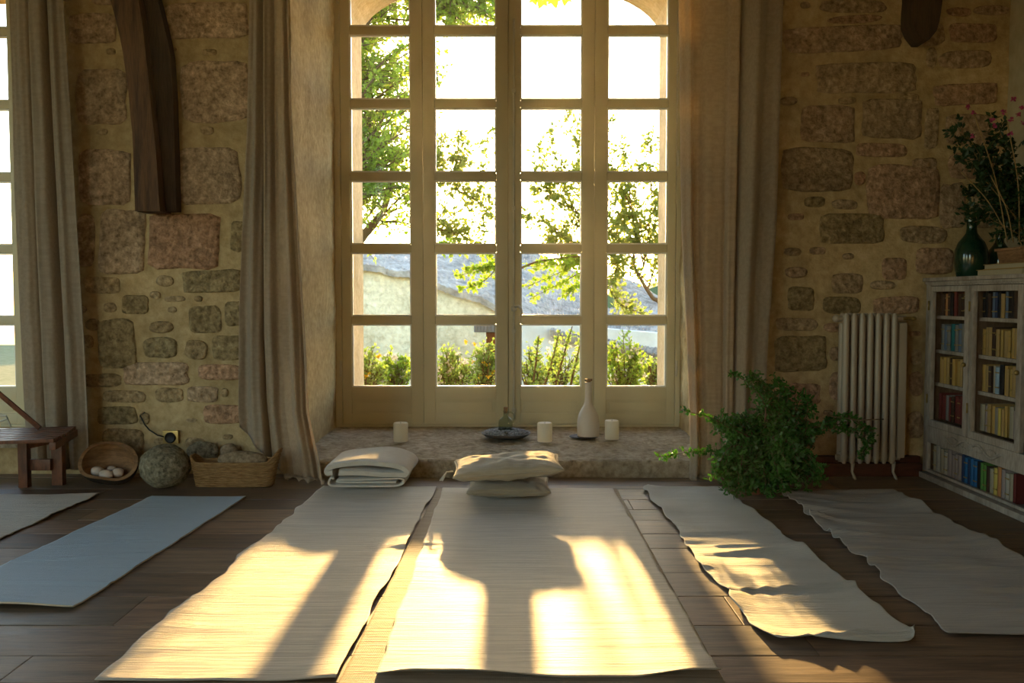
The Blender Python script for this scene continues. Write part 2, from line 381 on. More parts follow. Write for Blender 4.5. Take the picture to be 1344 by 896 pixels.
def free(r, m=.015):
    return all(r[2] + m < q[0] or r[0] - m > q[2] or r[3] + m < q[1] or r[1] - m > q[3] for q in placed)
sb = MB(); k = 0
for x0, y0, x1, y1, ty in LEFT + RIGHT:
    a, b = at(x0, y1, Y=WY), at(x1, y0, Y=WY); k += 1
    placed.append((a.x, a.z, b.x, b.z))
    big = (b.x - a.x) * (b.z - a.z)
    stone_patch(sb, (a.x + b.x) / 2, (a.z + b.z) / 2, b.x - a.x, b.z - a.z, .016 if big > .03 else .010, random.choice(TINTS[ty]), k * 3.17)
openings = [(WX0, 0, WX1, WTOP), (VR0, 0, VR1, V_TOP), ]
for tries in range(6000):
    s = random.choice([.34, .26, .2, .14, .1, .07, .05]); w, h = s * U(.9, 1.7), s * U(.5, .85)
    cx, cz = U(XL + .2, XR - .12), U(.1, ZC - .1)
    r = (cx - w / 2, cz - h / 2, cx + w / 2, cz + h / 2)
    if r[0] < XL or r[2] > XR - .01 or r[1] < .02: continue
    vis = -2.45 < cx < -1.45 and cz < 2.65 and s > .1
    if vis: continue
    if any(not (r[2] < o[0] - .03 or r[0] > o[2] + .03 or r[3] < o[1] or r[1] > o[3] + .03) for o in openings): continue
    if not free(r, .02): continue
    placed.append(r); k += 1
    stone_patch(sb, cx, cz, w, h, .012 if s > .12 else .007, random.choice(TINTS[4 if cx > 1 else (0 if s < .12 else random.choice([1, 3]))]), k * 2.31)
stone_mesh = sb

# ------------------------------------------------------------------ walls
def sheet(mb, P, ux, uy, nx, ny, amp=.008, fq=5, nrm=None):
    P, ux, uy = Vector(P), Vector(ux), Vector(uy); n = (nrm or ux.cross(uy)).normalized(); vs = []; fs = []
    for j in range(ny + 1):
        for i in range(nx + 1):
            p = P + ux * (i / nx) + uy * (j / ny)
            e = 0 if i in (0, nx) or j in (0, ny) else 1
            vs.append(p + n * amp * e * (noise.noise(p * fq) + .5 * noise.noise(p * fq * 3)))
    for j in range(ny):
        for i in range(nx): a = j * (nx + 1) + i; fs.append((a, a + 1, a + nx + 2, a + nx + 1))
    mb.add(vs, fs)
def wallrect(mb, x0, x1, z0, z1, y=WY):
    sheet(mb, (x0, y, z0), (x1 - x0, 0, 0), (0, 0, z1 - z0), max(2, int((x1 - x0) / .06)), max(2, int((z1 - z0) / .06)), .004)
wb = MB()
wallrect(wb, XL - .3, VR0, -.1, ZC + .1)
wallrect(wb, VR1, WX0, -.1, ZC + .1)
wallrect(wb, WX1, XR + .3, -.1, ZC + .1)
wallrect(wb, VR0, VR1, V_TOP, ZC + .1); wallrect(wb, WX0, WX1, WTOP, ZC + .1)
wallrect(wb, VR0, VR1, -.1, V_Z0)
def reveal(mb, a, b, z0, z1):   # from room arris a=(x,y) to frame b=(x,y)
    sheet(mb, (a[0], a[1], z0), (b[0] - a[0], b[1] - a[1], 0), (0, 0, z1 - z0), 24, 60, .016, 4)
OUTY = 7.0
reveal(wb, (WX0, WY), (WX0 + .005, 6.5), -.1, WTOP); reveal(wb, (WX1, WY), (WX1 - .005, 6.5), -.1, WTOP)
sheet(wb, (WX0, WY, WTOP), (WX1 - WX0, 0, 0), (0, 1.35, 0), 20, 20, .01)
reveal(wb, (VR1, WY), (V_X1, V_Y + .1), 0, V_TOP); reveal(wb, (VR0, WY), (V_X0, V_Y + .1), 0, V_TOP)
wb.add([(VR0, WY, V_TOP), (VR1, WY, V_TOP), (V_X1, V_Y + .12, V_TOP), (V_X0, V_Y + .12, V_TOP)], [(0, 1, 2, 3)])
wb.add([(VR0, WY, V_Z0), (VR1, WY, V_Z0), (V_X1, V_Y + .12, V_Z0), (V_X0, V_Y + .12, V_Z0)], [(0, 1, 2, 3)])
# masonry between and beyond the openings, out to the outer face, with the outer arch
wb.box(VR1 + .02, WX0 - .02, WY + .05, OUTY, -.1, ZC + .1); wb.box(WX1 + .02, XR + .3, WY + .05, OUTY, -.1, ZC + .1)
wb.box(XL - .3, VR0 - .05, WY + .05, OUTY, -.1, ZC + .1)
wb.box(WX0 - .02, WX1 + .02, WY + .05, OUTY, WTOP + .03, ZC + .1)
wb.box(VR0 - .05, VR1 + .02, WY + .05, OUTY, V_TOP + .03, ZC + .1)
wb.box(VR0 - .05, VR1 + .02, WY + .05, OUTY, -.1, V_Z0 - .01)
nfr = len(wb.f)
def arch(mb, x0, x1, zs, b, zt, y0, y1, n=24, jx0=None, jx1=None):
    """outer stone surround with a flat elliptical arch"""
    jx0 = x0 - .2; jx1 = x1 + .2; c = (x0 + x1) / 2; a = (x1 - x0) / 2
    mb.box(jx0, x0, y0, y1, -.1, zs); mb.box(x1, jx1, y0, y1, -.1, zs)
    pts = [(c - a * math.cos(PI * i / n), zs + b * math.sin(PI * i / n)) for i in range(n + 1)]
    for i in range(n):
        (xa, za), (xb, zb) = pts[i], pts[i + 1]
        mb.prism([(xa, za), (xb, zb), (xb, zt), (xa, zt)], 'y', y0, y1)
    mb.box(jx0, x0, y0, y1, zs, zt); mb.box(x1, jx1, y0, y1, zs, zt)
ab = MB()
ax0, ax1 = at(472, 200, Y=OUTY - .02).x, at(868, 200, Y=OUTY - .02).x
arch(ab, ax0, ax1, at(470, 46, Y=OUTY).z, .44, ZC + .1, 6.5, OUTY + .1)
wall_back = weld(obj('wall_back', wb.v, wb.f, M['mortar'], smooth='auto')); struct(wall_back)
st = stone_mesh.build('stonework', M['rubble'], wall_back, smooth=True); st['kind'] = 'stuff'
struct(ab.build('trim_1', M['outstone'], smooth='auto'), 'outer stone arch around the tall window')

def plainwall(name, mb): return struct(mb.build(name, M['plaster'], smooth='auto'))
# right wall with a shallow limewashed face
w = MB(); sheet(w, (XR, YB, -.1), (0, WY + .1 - YB, 0), (0, 0, ZC + .2), 120, 60, .012, 3); w.box(XR + .03, XR + .3, YB, WY + .1, -.1, ZC + .1); plainwall('wall_right', w)
# left wall with two unseen tall openings, and one behind the camera, added for daylight
def wall_with_holes(axis, c, t, lo, hi, holes):
    m = MB(); e = lo
    B = (lambda a, b, z0, z1: m.box(min(c, c + t), max(c, c + t), a, b, z0, z1)) if axis == 'x' else (lambda a, b, z0, z1: m.box(a, b, min(c, c + t), max(c, c + t), z0, z1))
    for a, b, z0, z1 in holes:
        B(e, a, -.1, ZC + .1); B(a, b, -.1, z0); B(a, b, z1, ZC + .1); e = b
    B(e, hi, -.1, ZC + .1); return m
HL = [(-1.6, .4, .3, 3.2), (1.6, 3.6, .3, 3.2)]
HB = [(-4.4, -2.2, .2, 3.3)]
plainwall('wall_left', wall_with_holes('x', XL, -.4, YB - .3, WY + .1, HL))
plainwall('wall_front', wall_with_holes('y', YB, -.4, XL - .3, XR + .3, HB))
c = MB(); c.box(XL - .4, XR + .3, YB - .4, WY + .1, ZC, ZC + .2)
struct(c.build('ceiling', M['ceil']))
b = MB()
for y in (-1.5, .2, 1.9, 3.6): b.box(XL, XR, y - .1, y + .1, ZC - .2, ZC - .002, bev=.02)
struct(b.build('beam_1', M['timber']), 'row of dark ceiling beams')
bbx = at(1068, 620, Y=5.1).x
b = MB(); b.box(bbx, 2.29, 5.06, 5.13, .0, .075, bev=.006); b.box(bbx, 2.29, 5.085, 5.13, .075, .11, bev=.005)
struct(b.build('baseboard_back', M['redbase'], smooth='auto'))

# ------------------------------------------------------------------ stone sill
def sill():
    nx, ny = 150, 70; x0, x1, y0, y1 = -1.27, 1.32, 5.0, 6.45; vs = []; fs = []
    def top(x, y):
        p = Vector((x, y, 0)); h = SILL + .006 * noise.noise(p * 3)
        if y < 6.2: 
            f = min(1, (6.2 - y) / .15)
            h += f * (.006 * noise.noise(p * 9) - .007 * max(0, noise.noise(p * 22) - .15) * 3)
        return h
    for i in range(nx + 1):
        x = x0 + (x1 - x0) * i / nx
        fr = y0 + .035 + .016 * noise.noise(Vector((x * 2.2, 3, 1))) + .008 * noise.noise(Vector((x * 9, 1, 1)))
        d = abs(x - .02); fr += .05 * math.exp(-((x - .02) / .05) ** 2)
        prof = [(fr + .01, -.005), (fr, .02), (fr - .004, .06), (fr + .002, SILL - .014), (fr + .014, SILL - .004)]
        row = [Vector((x, a, b_)) for a, b_ in prof]
        for j in range(ny + 1):
            y = fr + .03 + (y1 - fr - .03) * j / ny; row.append(Vector((x, y, top(x, y))))
        for v in row[:5]: v.y += .004 * noise.noise(v * 14)
        vs += row
    n = len(prof) + ny + 1
    for i in range(nx):
        for j in range(n - 1): a = i * n + j; fs.append((a, a + 1, a + n + 1, a + n))
    fs.append(tuple(range(n))[::-1]); fs.append(tuple(range(nx * n, nx * n + n)))
    # part wider than the opening stays in front of the wall
    for v in vs:
        if v.x < WX0 - .0 and v.y > WY - .01: v.y = WY - .01
        if v.x > WX1 + .0 and v.y > WY - .01: v.y = WY - .01
    return struct(obj('trim_2', vs, fs, M['sillstone'], smooth='auto'), 'long worn stone sill under the tall window')
sill()
b = MB(); b.box(VR0, VR1, WY - .03, WY + .02, V_Z0 - .06, V_Z0 + .005, bev=.01)
struct(b.build('trim_3', M['sillstone']), 'low stone ledge under the window beside the slatted bench')

# ------------------------------------------------------------------ windows
G0 = .372; RP = .497; MT = .056
glassX = [(GX(461), GX(540)), (GX(571), GX(651.5)), (GX(683), GX(763.5)), (GX(796), GX(875.5))]
leafX = [(GX(449), GX(555.3)), (GX(555.8), GX(666.8)), (GX(667.6), GX(779.3)), (GX(779.8), GX(886))]
def window(name, xf):
    root = bpy.data.objects.new(name, None); COL.objects.link(root)
    zt = G0 + 6 * RP - MT + .07; z0 = SILL
    f = MB()
    f.box(WX0, GX(448.4), FY - .01, FY + .09, z0, WTOP, bev=.004); f.box(GX(886.6), WX1, FY - .01, FY + .09, z0, WTOP, bev=.004)
    f.box(GX(448.4), GX(886.6), FY - .01, FY + .09, zt + .004, WTOP, bev=.004); f.box(GX(448.4), GX(886.6), FY, FY + .09, z0, z0 + .018, bev=.003)
    f.build('window_frame', M['paint'], root)
    for q in range(4):
        (a, b_), (g0, g1) = leafX[q], glassX[q]; m = MB(); zb = z0 + .02
        y0, y1 = FY, FY + .055
        m.box(a, g0, y0, y1, zb, zt, bev=.004); m.box(g1, b_, y0, y1, zb, zt, bev=.004)
        m.box(g0, g1, y0 + .001, y1 - .001, G0 + 6 * RP - MT, zt - .001, bev=.002)
        for k_ in range(1, 6): z = G0 + k_ * RP; m.box(g0, g1, y0 + .006, y1 - .004, z - MT, z, bev=.012)
        # bottom rail with a recessed panel
        pz0, pz1 = zb + .075, G0 - .085
        m.box(g0, g1, y0 + .001, y1 - .001, zb, pz0, bev=.002); m.box(g0, g1, y0 + .001, y1 - .001, pz1, G0, bev=.003)
        m.box(g0 - .003, g1 + .003, y0 + .014, y1 - .01, pz0 - .003, pz1 + .003)
        cs = m.build('casement', M['paint'], root, smooth='auto')
        pn = MB(); pn.box(g0 + .03, g1 - .03, y0 + .006, y0 + .016, pz0 + .018, pz1 - .018, bev=.004); pn.build('raised_panel', M['paint'], cs, smooth='auto')
        for k_ in range(6):
            za, zc = G0 + k_ * RP, G0 + (k_ + 1) * RP - MT
            bd = MB(); w_ = .010
            for (xa, xb, zz0, zz1) in ((g0, g0 + w_, za, zc), (g1 - w_, g1, za, zc), (g0 + w_, g1 - w_, za, za + w_), (g0 + w_, g1 - w_, zc - w_, zc)): bd.box(xa, xb, y0 + .012, y1 - .012, zz0, zz1)
            if k_ < 6: bd.build('glazing_bead', M['bead'], cs)
            gl = MB(); gl.box(g0 + .002, g1 - .002, y0 + .034, y0 + .037, za + .002, zc - .002); gl.build('window_glass', M['glass'], cs)
    for gx in (555.55, 667.2, 779.55):
        m = MB(); m.box(GX(gx) - .016, GX(gx) + .016, FY + .0555, FY + .064, z0 + .02, zt, bev=.002); m.build('astragal', M['paint'], root, smooth='auto')
    # espagnolette rod with lever handle
    cx = GX(674.5); r_ = MB(); r_.tube([(cx, FY - .012, z0 + .05), (cx, FY - .012, 2.9)], .008, 8)
    for zz in (.2, .75, 1.6, 2.4): r_.box(cx - .014, cx + .014, FY - .02, FY + .001, zz, zz + .03, bev=.003)
    rod = r_.build('bolt_rod', M['metalw'], root, smooth='auto')
    hz = at(680, 405, Y=FY - .03).z; h_ = MB(); h_.lathe([(.001, -.02), (.018, -.016), (.02, 0), (.018, .016), (.001, .02)], (cx, FY - .025, hz), 16)
    h_.tube([(cx, FY - .03, hz + .012), (cx + .03, FY - .05, hz + .018), (cx + .05, FY - .055, hz), (cx + .055, FY - .055, hz - .03), (cx + .048, FY - .05, hz - .05)], [.01, .01, .009, .008, .01], 10)
    h_.build('handle', M['metalw'], rod, smooth=True)
    for zz in (.45, 1.9, 3.0):
        for gx in (447, 888):
            hb = MB(); hb.tube([(GX(gx), FY - .012, zz), (GX(gx), FY - .012, zz + .11)], .009, 8); hb.build('hinge', M['metalw'], root, smooth='auto')
    root['kind'] = 'structure'
    return root
w1 = window('window_1', None)
def copy_tree(o, parent=None):
    c_ = o.copy(); COL.objects.link(c_); c_.parent = parent
    for ch in list(o.children): copy_tree(ch, c_)
    return c_
w2 = copy_tree(w1); w2.name = 'window_2'
w2.scale = (V_S, 1, V_S); w2.location = (V_X1 - WX1 * V_S, V_Y - FY, V_Z0 - SILL * V_S)

# ------------------------------------------------------------------ curtains
def interp(tab, y):
    if y <= tab[0][0]: return tab[0][1]
    for (a, xa), (b_, xb) in zip(tab, tab[1:]):
        if y <= b_:
            t = (y - a) / (b_ - a); return xa + (xb - xa) * t
    return tab[-1][1]
def curtain(name, label, Yc, left, right, ybot, folds, amp, seed, puddle=None, nu=150, nv=110, hem=None):
    ztop = 3.78; zb = at(672, ybot, Y=Yc).z; zb = max(zb, .012)
    vs = []; fs = []; ph = [U(0, 6.28) for _ in range(6)]
    for j in range(nv + 1):
        t = j / nv; z = ztop + (zb - ztop) * t
        py = 448 - F * math.tan(math.atan((z - HZ) / Yc) + PITCH)
        xl = at(interp(left, py), 0 if False else py, Y=Yc).x; xr = at(interp(right, py), py, Y=Yc).x
        for i in range(nu + 1):
            u = i / nu
            uu = u + .035 * math.sin(2 * PI * u * 2 + ph[0]) + .012 * math.sin(5 * t + ph[1]) * math.sin(PI * u)
            a = amp * (.55 + .45 * math.sin(2 * PI * u * 1.5 + ph[2] + t)) * (1 + .25 * t)
            s = math.sin(2 * PI * folds * uu + ph[3] + .5 * math.sin(3 * t + ph[4]))
            d = a * s + .3 * a * math.sin(2 * PI * folds * 2.3 * uu + ph[5] + t * 2)
            d += .010 * noise.noise(Vector((u * 4 + seed, t * 5, seed))) + .004 * noise.noise(Vector((u * 16 + seed, t * 12, seed)))
            x = xl + (xr - xl) * u + .25 * a * math.cos(2 * PI * folds * uu + ph[3]) * math.sin(PI * u)
            zz = z
            if hem:
                k1 = max(0, min(1, (u - .62) / .25)); k2 = max(0, min(1, (t - .8) / .17)); d -= .085 * k1 * k2
            if hem: zz = ztop + (zb + hem(u) - ztop) * t
            vs.append(Vector((x, Yc + d, zz)))
    n = nu + 1
    if puddle:      # cloth pooled on the floor, pushed outwards
        for r_i, (dx, dy, zz) in enumerate(puddle):
            for i in range(n):
                b0 = vs[nv * n + i]; u = i / nu
                if hem and hem(u) > .004: vs.append(Vector((b0.x, b0.y - .0004 * (r_i + 1), b0.z - .0004 * (r_i + 1)))); continue
                wv = .018 * math.sin(u * 23 + r_i * 1.3 + seed) + .012 * noise.noise(Vector((u * 9, r_i * .8, seed)))
                vs.append(Vector((b0.x + dx * (.3 + u) , b0.y - dy * (.6 + .6 * noise.noise(Vector((u * 5, seed, r_i * .2)))), max(.008, zz + abs(wv)))))
    rows = len(vs) // n
    for j in range(rows - 1):
        for i in range(nu): a = j * n + i; fs.append((a, a + 1, a + n + 1, a + n))
    o = obj(name, vs, fs, M['linen'], smooth=True)
    sd = o.modifiers.new('thickness', 'SOLIDIFY'); sd.thickness = .0022; sd.offset = 0
    tag(o, label, 'curtain', 'floor-length linen curtains'); return o
curtain('curtain', 'grey-beige linen curtain pooling on the floor beside the seagrass basket', 4.97, [(0, 327), (200, 325), (330, 319), (450, 314), (600, 313), (640, 316)],
        [(0, 381), (150, 386), (300, 394), (450, 404), (540, 411), (600, 426), (640, 432)], 622, 3.6, .034, 1.3, hem=lambda u: max(0, .26 * (1 - u / .52)),
        puddle=[(.0, .01, .012), (.01, .03, .01), (.015, .06, .012), (.02, .085, .02), (.02, .10, .01)])
curtain('curtain', 'sheer linen curtain hanging behind the bushy green houseplant', 4.93, [(0, 893), (200, 895), (300, 896), (450, 903), (590, 907), (650, 905)],
        [(0, 1028), (150, 1023), (300, 1019), (450, 1008), (600, 1000)], 618, 4.6, .034, 5.1, 
        puddle=[(-.01, .01, .012), (-.015, .02, .02), (-.02, .035, .025), (-.025, .05, .012)])
curtain('curtain', 'brown-grey linen curtain behind the slatted wooden bench', 4.97, [(0, 10), (250, 17), (500, 28), (620, 34)],
        [(0, 82), (120, 90), (250, 98), (450, 109), (620, 117)], 616, 3.4, .036, 9.4)

# ------------------------------------------------------------------ mats and cloths
def floor_cloth(name, label, cat, corners, mat, base=.006, nu=110, nv=150, wr=.010, seed=0, edge=.5, curl=None, thick=.003, left_wave=.008, freq=7, group=None, under=None, rnd=0, bow=None):
    """corners TL,TR,BR,BL as pixels on the floor"""
    TL, TR, BR, BL = [fl(*c_) if len(c_) == 2 else Vector(c_) for c_ in corners]; vs = []; fs = []
    for j in range(nv + 1):
        v = j / nv
        a = TL.lerp(BL, v); b_ = TR.lerp(BR, v)
        wl = left_wave * (noise.noise(Vector((v * 7, seed, 0))) * 2 + noise.noise(Vector((v * 22, seed, 1))))
        wr_ = left_wave * .6 * (noise.noise(Vector((v * 6, seed + 5, 0))) * 2 + noise.noise(Vector((v * 19, seed + 5, 1))))
        for i in range(nu + 1):
            u = i / nu; p = a.lerp(b_, u)
            p = p + Vector(((1 - u) * wl + u * wr_, 0, 0))
            if rnd:
                du, dv = min(u, 1 - u), min(v, 1 - v)
                if du < rnd and dv < rnd * .5:
                    e = math.hypot((rnd - du) / rnd, (rnd * .5 - dv) / (rnd * .5))
                    if e > 1:
                        cu = u + (rnd - du) * (1 - 1 / e) * (1 if u < .5 else -1); cv = v + (rnd * .5 - dv) * (1 - 1 / e) * (1 if v < .5 else -1)
                        p = TL.lerp(BL, cv).lerp(TR.lerp(BR, cv), cu)
            # long soft creases running across the cloth
            q = Vector((p.x * .5 + seed, p.y * freq + .9 * noise.noise(Vector((p.x * 1.5, p.y * 1.5, seed))), seed))
            n1 = noise.noise(q); ridge = max(0, 1 - abs(n1) * 5) ** 2
            msk = max(0, noise.noise(Vector((p.x * 1.2 + 9, p.y * 1.1, seed))) + .3)
            h = wr * ridge * msk * 1.8 + wr * .5 * (noise.noise(Vector((p.x * 3, p.y * 14, seed + 2))) + .4)
            ed = math.exp(-((u) / .13) ** 2) + math.exp(-((1 - u) / .13) ** 2)
            h += edge * .007 * ed * (.5 + noise.noise(Vector((p.x * .4, p.y * 4.5, seed + (7 if u > .5 else 0))))) ** 2 * 2.2
            if curl and v > 1 - curl[1]:
                t = (v - (1 - curl[1])) / curl[1]; h += curl[0] * t * t * max(.08, .5 + noise.noise(Vector((p.x * 4.2, seed, 2))) * 1.4)
            vs.append(Vector((p.x, p.y, base + max(0, h))))
    n = nu + 1
    for j in range(nv):
        for i in range(nu): a = j * n + i; fs.append((a, a + 1, a + n + 1, a + n))
    o = obj(name, vs, fs, mat, smooth=True, mats=[under] if under else None)
    sd = o.modifiers.new('thickness', 'SOLIDIFY'); sd.thickness = thick; sd.offset = -1
    # normals face up; solidify grows downwards
    if o.data.polygons[0].normal.z < 0: o.data.flip_normals()
    if under: sd.material_offset = 1; sd.material_offset_rim = 1
    tag(o, label, cat, group); return o
floor_cloth('yoga_mat', 'ribbed straw-coloured mat lying under the sunlit cloth in front of the cushions', 'mat', [(574, 641), (809, 641), (953, 898), (440, 905)], M['matstraw'], base=.003, wr=0, edge=0, thick=.002, left_wave=.002, seed=2)
floor_cloth('yoga_mat', 'beige cloth mat that carries the stacked linen cushions', 'mat', [(582, 642), (805, 643), (948, 893), (491, 893)], M['matbeige'], base=.0085, wr=.003, seed=3.3, curl=(.022, .03), thick=.002, left_wave=.007, edge=.5)
floor_cloth('yoga_mat', 'long beige cloth mat under the folded white blanket', 'mat', [(425, 640), (572.5, 640), (441, 897), (123, 895)], M['matbeige'], base=.006, wr=.0035, seed=8.1, left_wave=.012, edge=.8, thick=.002)
floor_cloth('yoga_mat', 'pale wrinkled grip mat with rounded corners beside the houseplant', 'mat', [(840, 640), (948, 641), (1215, 845), (1003, 842)], M['matwhite'], base=.006, wr=.014, seed=5.7, left_wave=.014, edge=1.3, thick=.003, freq=5, rnd=.12)
floor_cloth('yoga_mat', 'taupe cloth mat rumpled in front of the radiator and bookcase', 'mat', [(1018, 645), (1172, 645), (1545, 840), (1248, 834)], M['matgrey'], base=.006, wr=.022, seed=1.9, left_wave=.018, edge=1.2, thick=.0025, freq=5)
floor_cloth('yoga_mat', 'smooth light blue yoga mat with beige underside', 'mat', [(200, 653), (323, 653), (96, 800), (-109, 796)], M['matblue'], base=.008, wr=.003, seed=4.4, left_wave=.002, edge=.1, thick=.006, under=M['matunder'], curl=(.012, .04))
floor_cloth('yoga_mat', 'beige cloth mat in front of the slatted wooden bench', 'mat', [(-90, 650), (131, 650), (-30, 722), (-330, 722)], M['matbeige'], base=.006, wr=.0025, seed=6.2, left_wave=.010, edge=.4, thick=.002)

# ------------------------------------------------------------------ cushions and blanket
def pillow(w, d, h, seed, n=44, wrk=.006):
    vs = []; fs = []; N = n + 1
    for side in (1, -1):
        for j in range(N):
            for i in range(N):
                u, v = 2 * i / n - 1, 2 * j / n - 1
                e = max(0, (1 - abs(u) ** 2.6)) ** .5 * max(0, (1 - abs(v) ** 2.6)) ** .5
                pin = 1 - .07 * (1 - u * u) * abs(v) ** 3 ; pin2 = 1 - .07 * (1 - v * v) * abs(u) ** 3
                x, y = u * w / 2 * pin2, v * d / 2 * pin
                z = side * h / 2 * e ** .9
                cr = abs(u * v) ** 1.5
                z += e * wrk * (noise.noise(Vector((u * 2.5 + seed, v * 2.5, side))) * 2 + noise.noise(Vector((u * 7 + seed, v * 3, side)))) + wrk * 2 * cr * noise.noise(Vector(((u + v) * 7, (u - v) * 1.5, seed)))* (e > 0)
                vs.append(Vector((x, y, z)))
    for s_ in range(2):
        for j in range(n):
            for i in range(n): a = s_ * N * N + j * N + i; fs.append((a, a + 1, a + N + 1, a + N) if s_ else (a + N, a + N + 1, a + 1, a))
    return vs, fs
def cushion(label, c, w, d, h, rot, mat, seed, tassel=False):
    root = thing('cushion', label, 'cushion', c)
    vs, fs = pillow(w, d, h, seed); m = Matrix.Translation(c) @ Euler(rot).to_matrix().to_4x4()
    o = obj('cushion_cover', [m @ v for v in vs], fs, mat, root, smooth=True); weld(o, 2e-4)
    pb = MB(); pts = []
    for k_ in range(81):
        t = 2 * PI * k_ / 80; cc, ss = math.cos(t), math.sin(t); r_ = (abs(cc) ** 14 + abs(ss) ** 14) ** (-1 / 14)
        u, v = cc * r_, ss * r_; u = max(-1, min(1, u)); v = max(-1, min(1, v))
        pts.append(m @ Vector((u * w / 2 * (1 - .07 * (1 - v * v) * abs(u) ** 3), v * d / 2 * (1 - .07 * (1 - u * u) * abs(v) ** 3), 0)))
    pb.tube(pts, .0045, 6); pb.build('piping', mat, root, smooth=True)
    if tassel:
        p = m @ Vector((-w / 2, -d / 2 * .2, 0)); tb = MB()
        for k_ in range(7): tb.tube([p, p + Vector((-.03, -.02, .0)), p + Vector((-.055 + U(-.008, .008), -.035 + U(-.01, .01), -.04))], .0035, 5)
        tb.build('tassel', M['blanket'], root, smooth=True)
    return root
cl = fl(670, 662)
cw = (725 - 614) / F * cl.y
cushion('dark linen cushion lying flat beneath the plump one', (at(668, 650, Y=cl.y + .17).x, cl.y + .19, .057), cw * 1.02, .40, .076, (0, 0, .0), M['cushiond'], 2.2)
cushion('plump tasselled linen cushion tilted on top of the flat one', (at(666, 630, Y=cl.y + .17).x, cl.y + .17, .157), .545, .40, .098, (.03, -.06, .04), M['cushion'], 6.6, tassel=True)

def blanket(c, w, d):
    root = thing('blanket', 'thick white wool blanket folded into a neat stack', 'blanket', c)
    cx, cy, cz = c
    def band(path, th, y0, y1, name, ny=16, seed=0, dome=0):
        # path: centre line in x,z; gives a rounded band extruded along y
        P = []
        for a, b_ in zip(path, path[1:]):
            for k_ in range(6): P.append((a[0] + (b_[0] - a[0]) * k_ / 6, a[1] + (b_[1] - a[1]) * k_ / 6))
        P.append(path[-1]); n = len(P)
        for _ in range(3): P = [P[0]] + [((P[i - 1][0] + P[i][0] * 2 + P[i + 1][0]) / 4, (P[i - 1][1] + P[i][1] * 2 + P[i + 1][1]) / 4) for i in range(1, n - 1)] + [P[-1]]
        L = []; Rr = []
        for i in range(n):
            dx, dz = P[min(i + 1, n - 1)][0] - P[max(i - 1, 0)][0], P[min(i + 1, n - 1)][1] - P[max(i - 1, 0)][1]; l = math.hypot(dx, dz) or 1
            L.append((P[i][0] - dz / l * th / 2, P[i][1] + dx / l * th / 2)); Rr.append((P[i][0] + dz / l * th / 2, P[i][1] - dx / l * th / 2))
        ring = L + Rr[::-1]; m = len(ring); vs = []; fs = []
        for j in range(ny + 1):
            v = j / ny; e = 1 - .35 * (max(0, abs(2 * v - 1) - .93) / .07) ** 2; y = y0 + (y1 - y0) * v
            for i, (x, z) in enumerate(ring):
                ci = P[i] if i < n else P[2 * n - 1 - i]
                xx = ci[0] + (x - ci[0]) * e; zz = ci[1] + (z - ci[1]) * e
                q = Vector((xx * 6, y * 6, seed)); zz += .006 * noise.noise(q); yy = y + .012 * noise.noise(Vector((xx * 5, zz * 30, seed + v)))
                xx += .008 * noise.noise(Vector((y * 5, zz * 20, seed)))
                vs.append((cx + xx, cy + yy, cz + zz + dome * (1 - (xx / (w / 2)) ** 2) * .5))
        for j in range(ny):
            for i in range(m): fs.append((j * m + i, j * m + (i + 1) % m, (j + 1) * m + (i + 1) % m, (j + 1) * m + i))
        for i in range(n - 1):
            fs.append((i, i + 1, m - 2 - i, m - 1 - i)); b_ = ny * m; fs.append((b_ + i, b_ + i + 1, b_ + m - 2 - i, b_ + m - 1 - i))
        return obj(name, vs, fs, M['blanket'], root, smooth='auto')
    h = w / 2
    band([(-h * .86, .052), (-h * .90, .060), (-h * .97, .050), (-h * .97, .03), (-h * .88, .017), (0, .015), (h * .8, .017), (h * .93, .03), (h * .92, .048), (h * .8, .056), (0, .050), (-h * .72, .049), (-h * .78, .042), (-h * .70, .036), (0, .035), (h * .74, .036)], .0135, -d / 2, d / 2, 'lower_fold', seed=1)
    band([(-h * .86, .088), (-h * .99, .083), (-h * 1.02, .098), (-h * .96, .114), (-h * .7, .124), (0, .136), (h * .6, .128), (h * .93, .108), (h * 1.03, .088), (h * .97, .074), (h * .7, .075), (0, .082), (-h * .7, .083)], .034, -d / 2 - .02, d / 2 + .01, 'top_fold', seed=4, dome=.012)
    return root
bp = fl(481, 646); bw = (533 - 428) / F * bp.y
blanket((bp.x + .002, bp.y + .22, .012), bw, .40)

# ------------------------------------------------------------------ things on the sill
ZS = SILL + .012
def sillpt(px, py): return at(px, py, Z=ZS)
for px, w_, h_, lb, sd in ((526, 19, 25, 'white pillar candle standing alone on the sill, near the folded blanket', 1), (715, 19.5, 25, 'white pillar candle between the gravel tray and the ceramic bottle', 2), (803, 18.5, 25, 'white pillar candle standing just beyond the ceramic bottle', 3)):
    p = sillpt(px, 579 if px != 803 else 576); r_ = w_ / F * p.y / 2; hh = h_ / F * p.y
    root = thing('pillar_candle', lb, 'candle', p, 'white pillar candles on the stone sill')
    m = MB(); m.lathe([(.001, 0), (r_ * .96, 0), (r_, .004), (r_ * 1.01, hh * .5), (r_, hh - .008), (r_ * .96, hh - .002), (r_ * .88, hh), (r_ * .4, hh - .006), (.001, hh - .007)], p, 36)
    m.build('wax', M['candle'], root, smooth='auto')
    m = MB(); m.tube([p + Vector((0, 0, hh - .008)), p + Vector((0, 0, hh - .001)), p + Vector((.001, .001, hh + .003))], .0012, 6); m.build('wick', M['wick'], root)
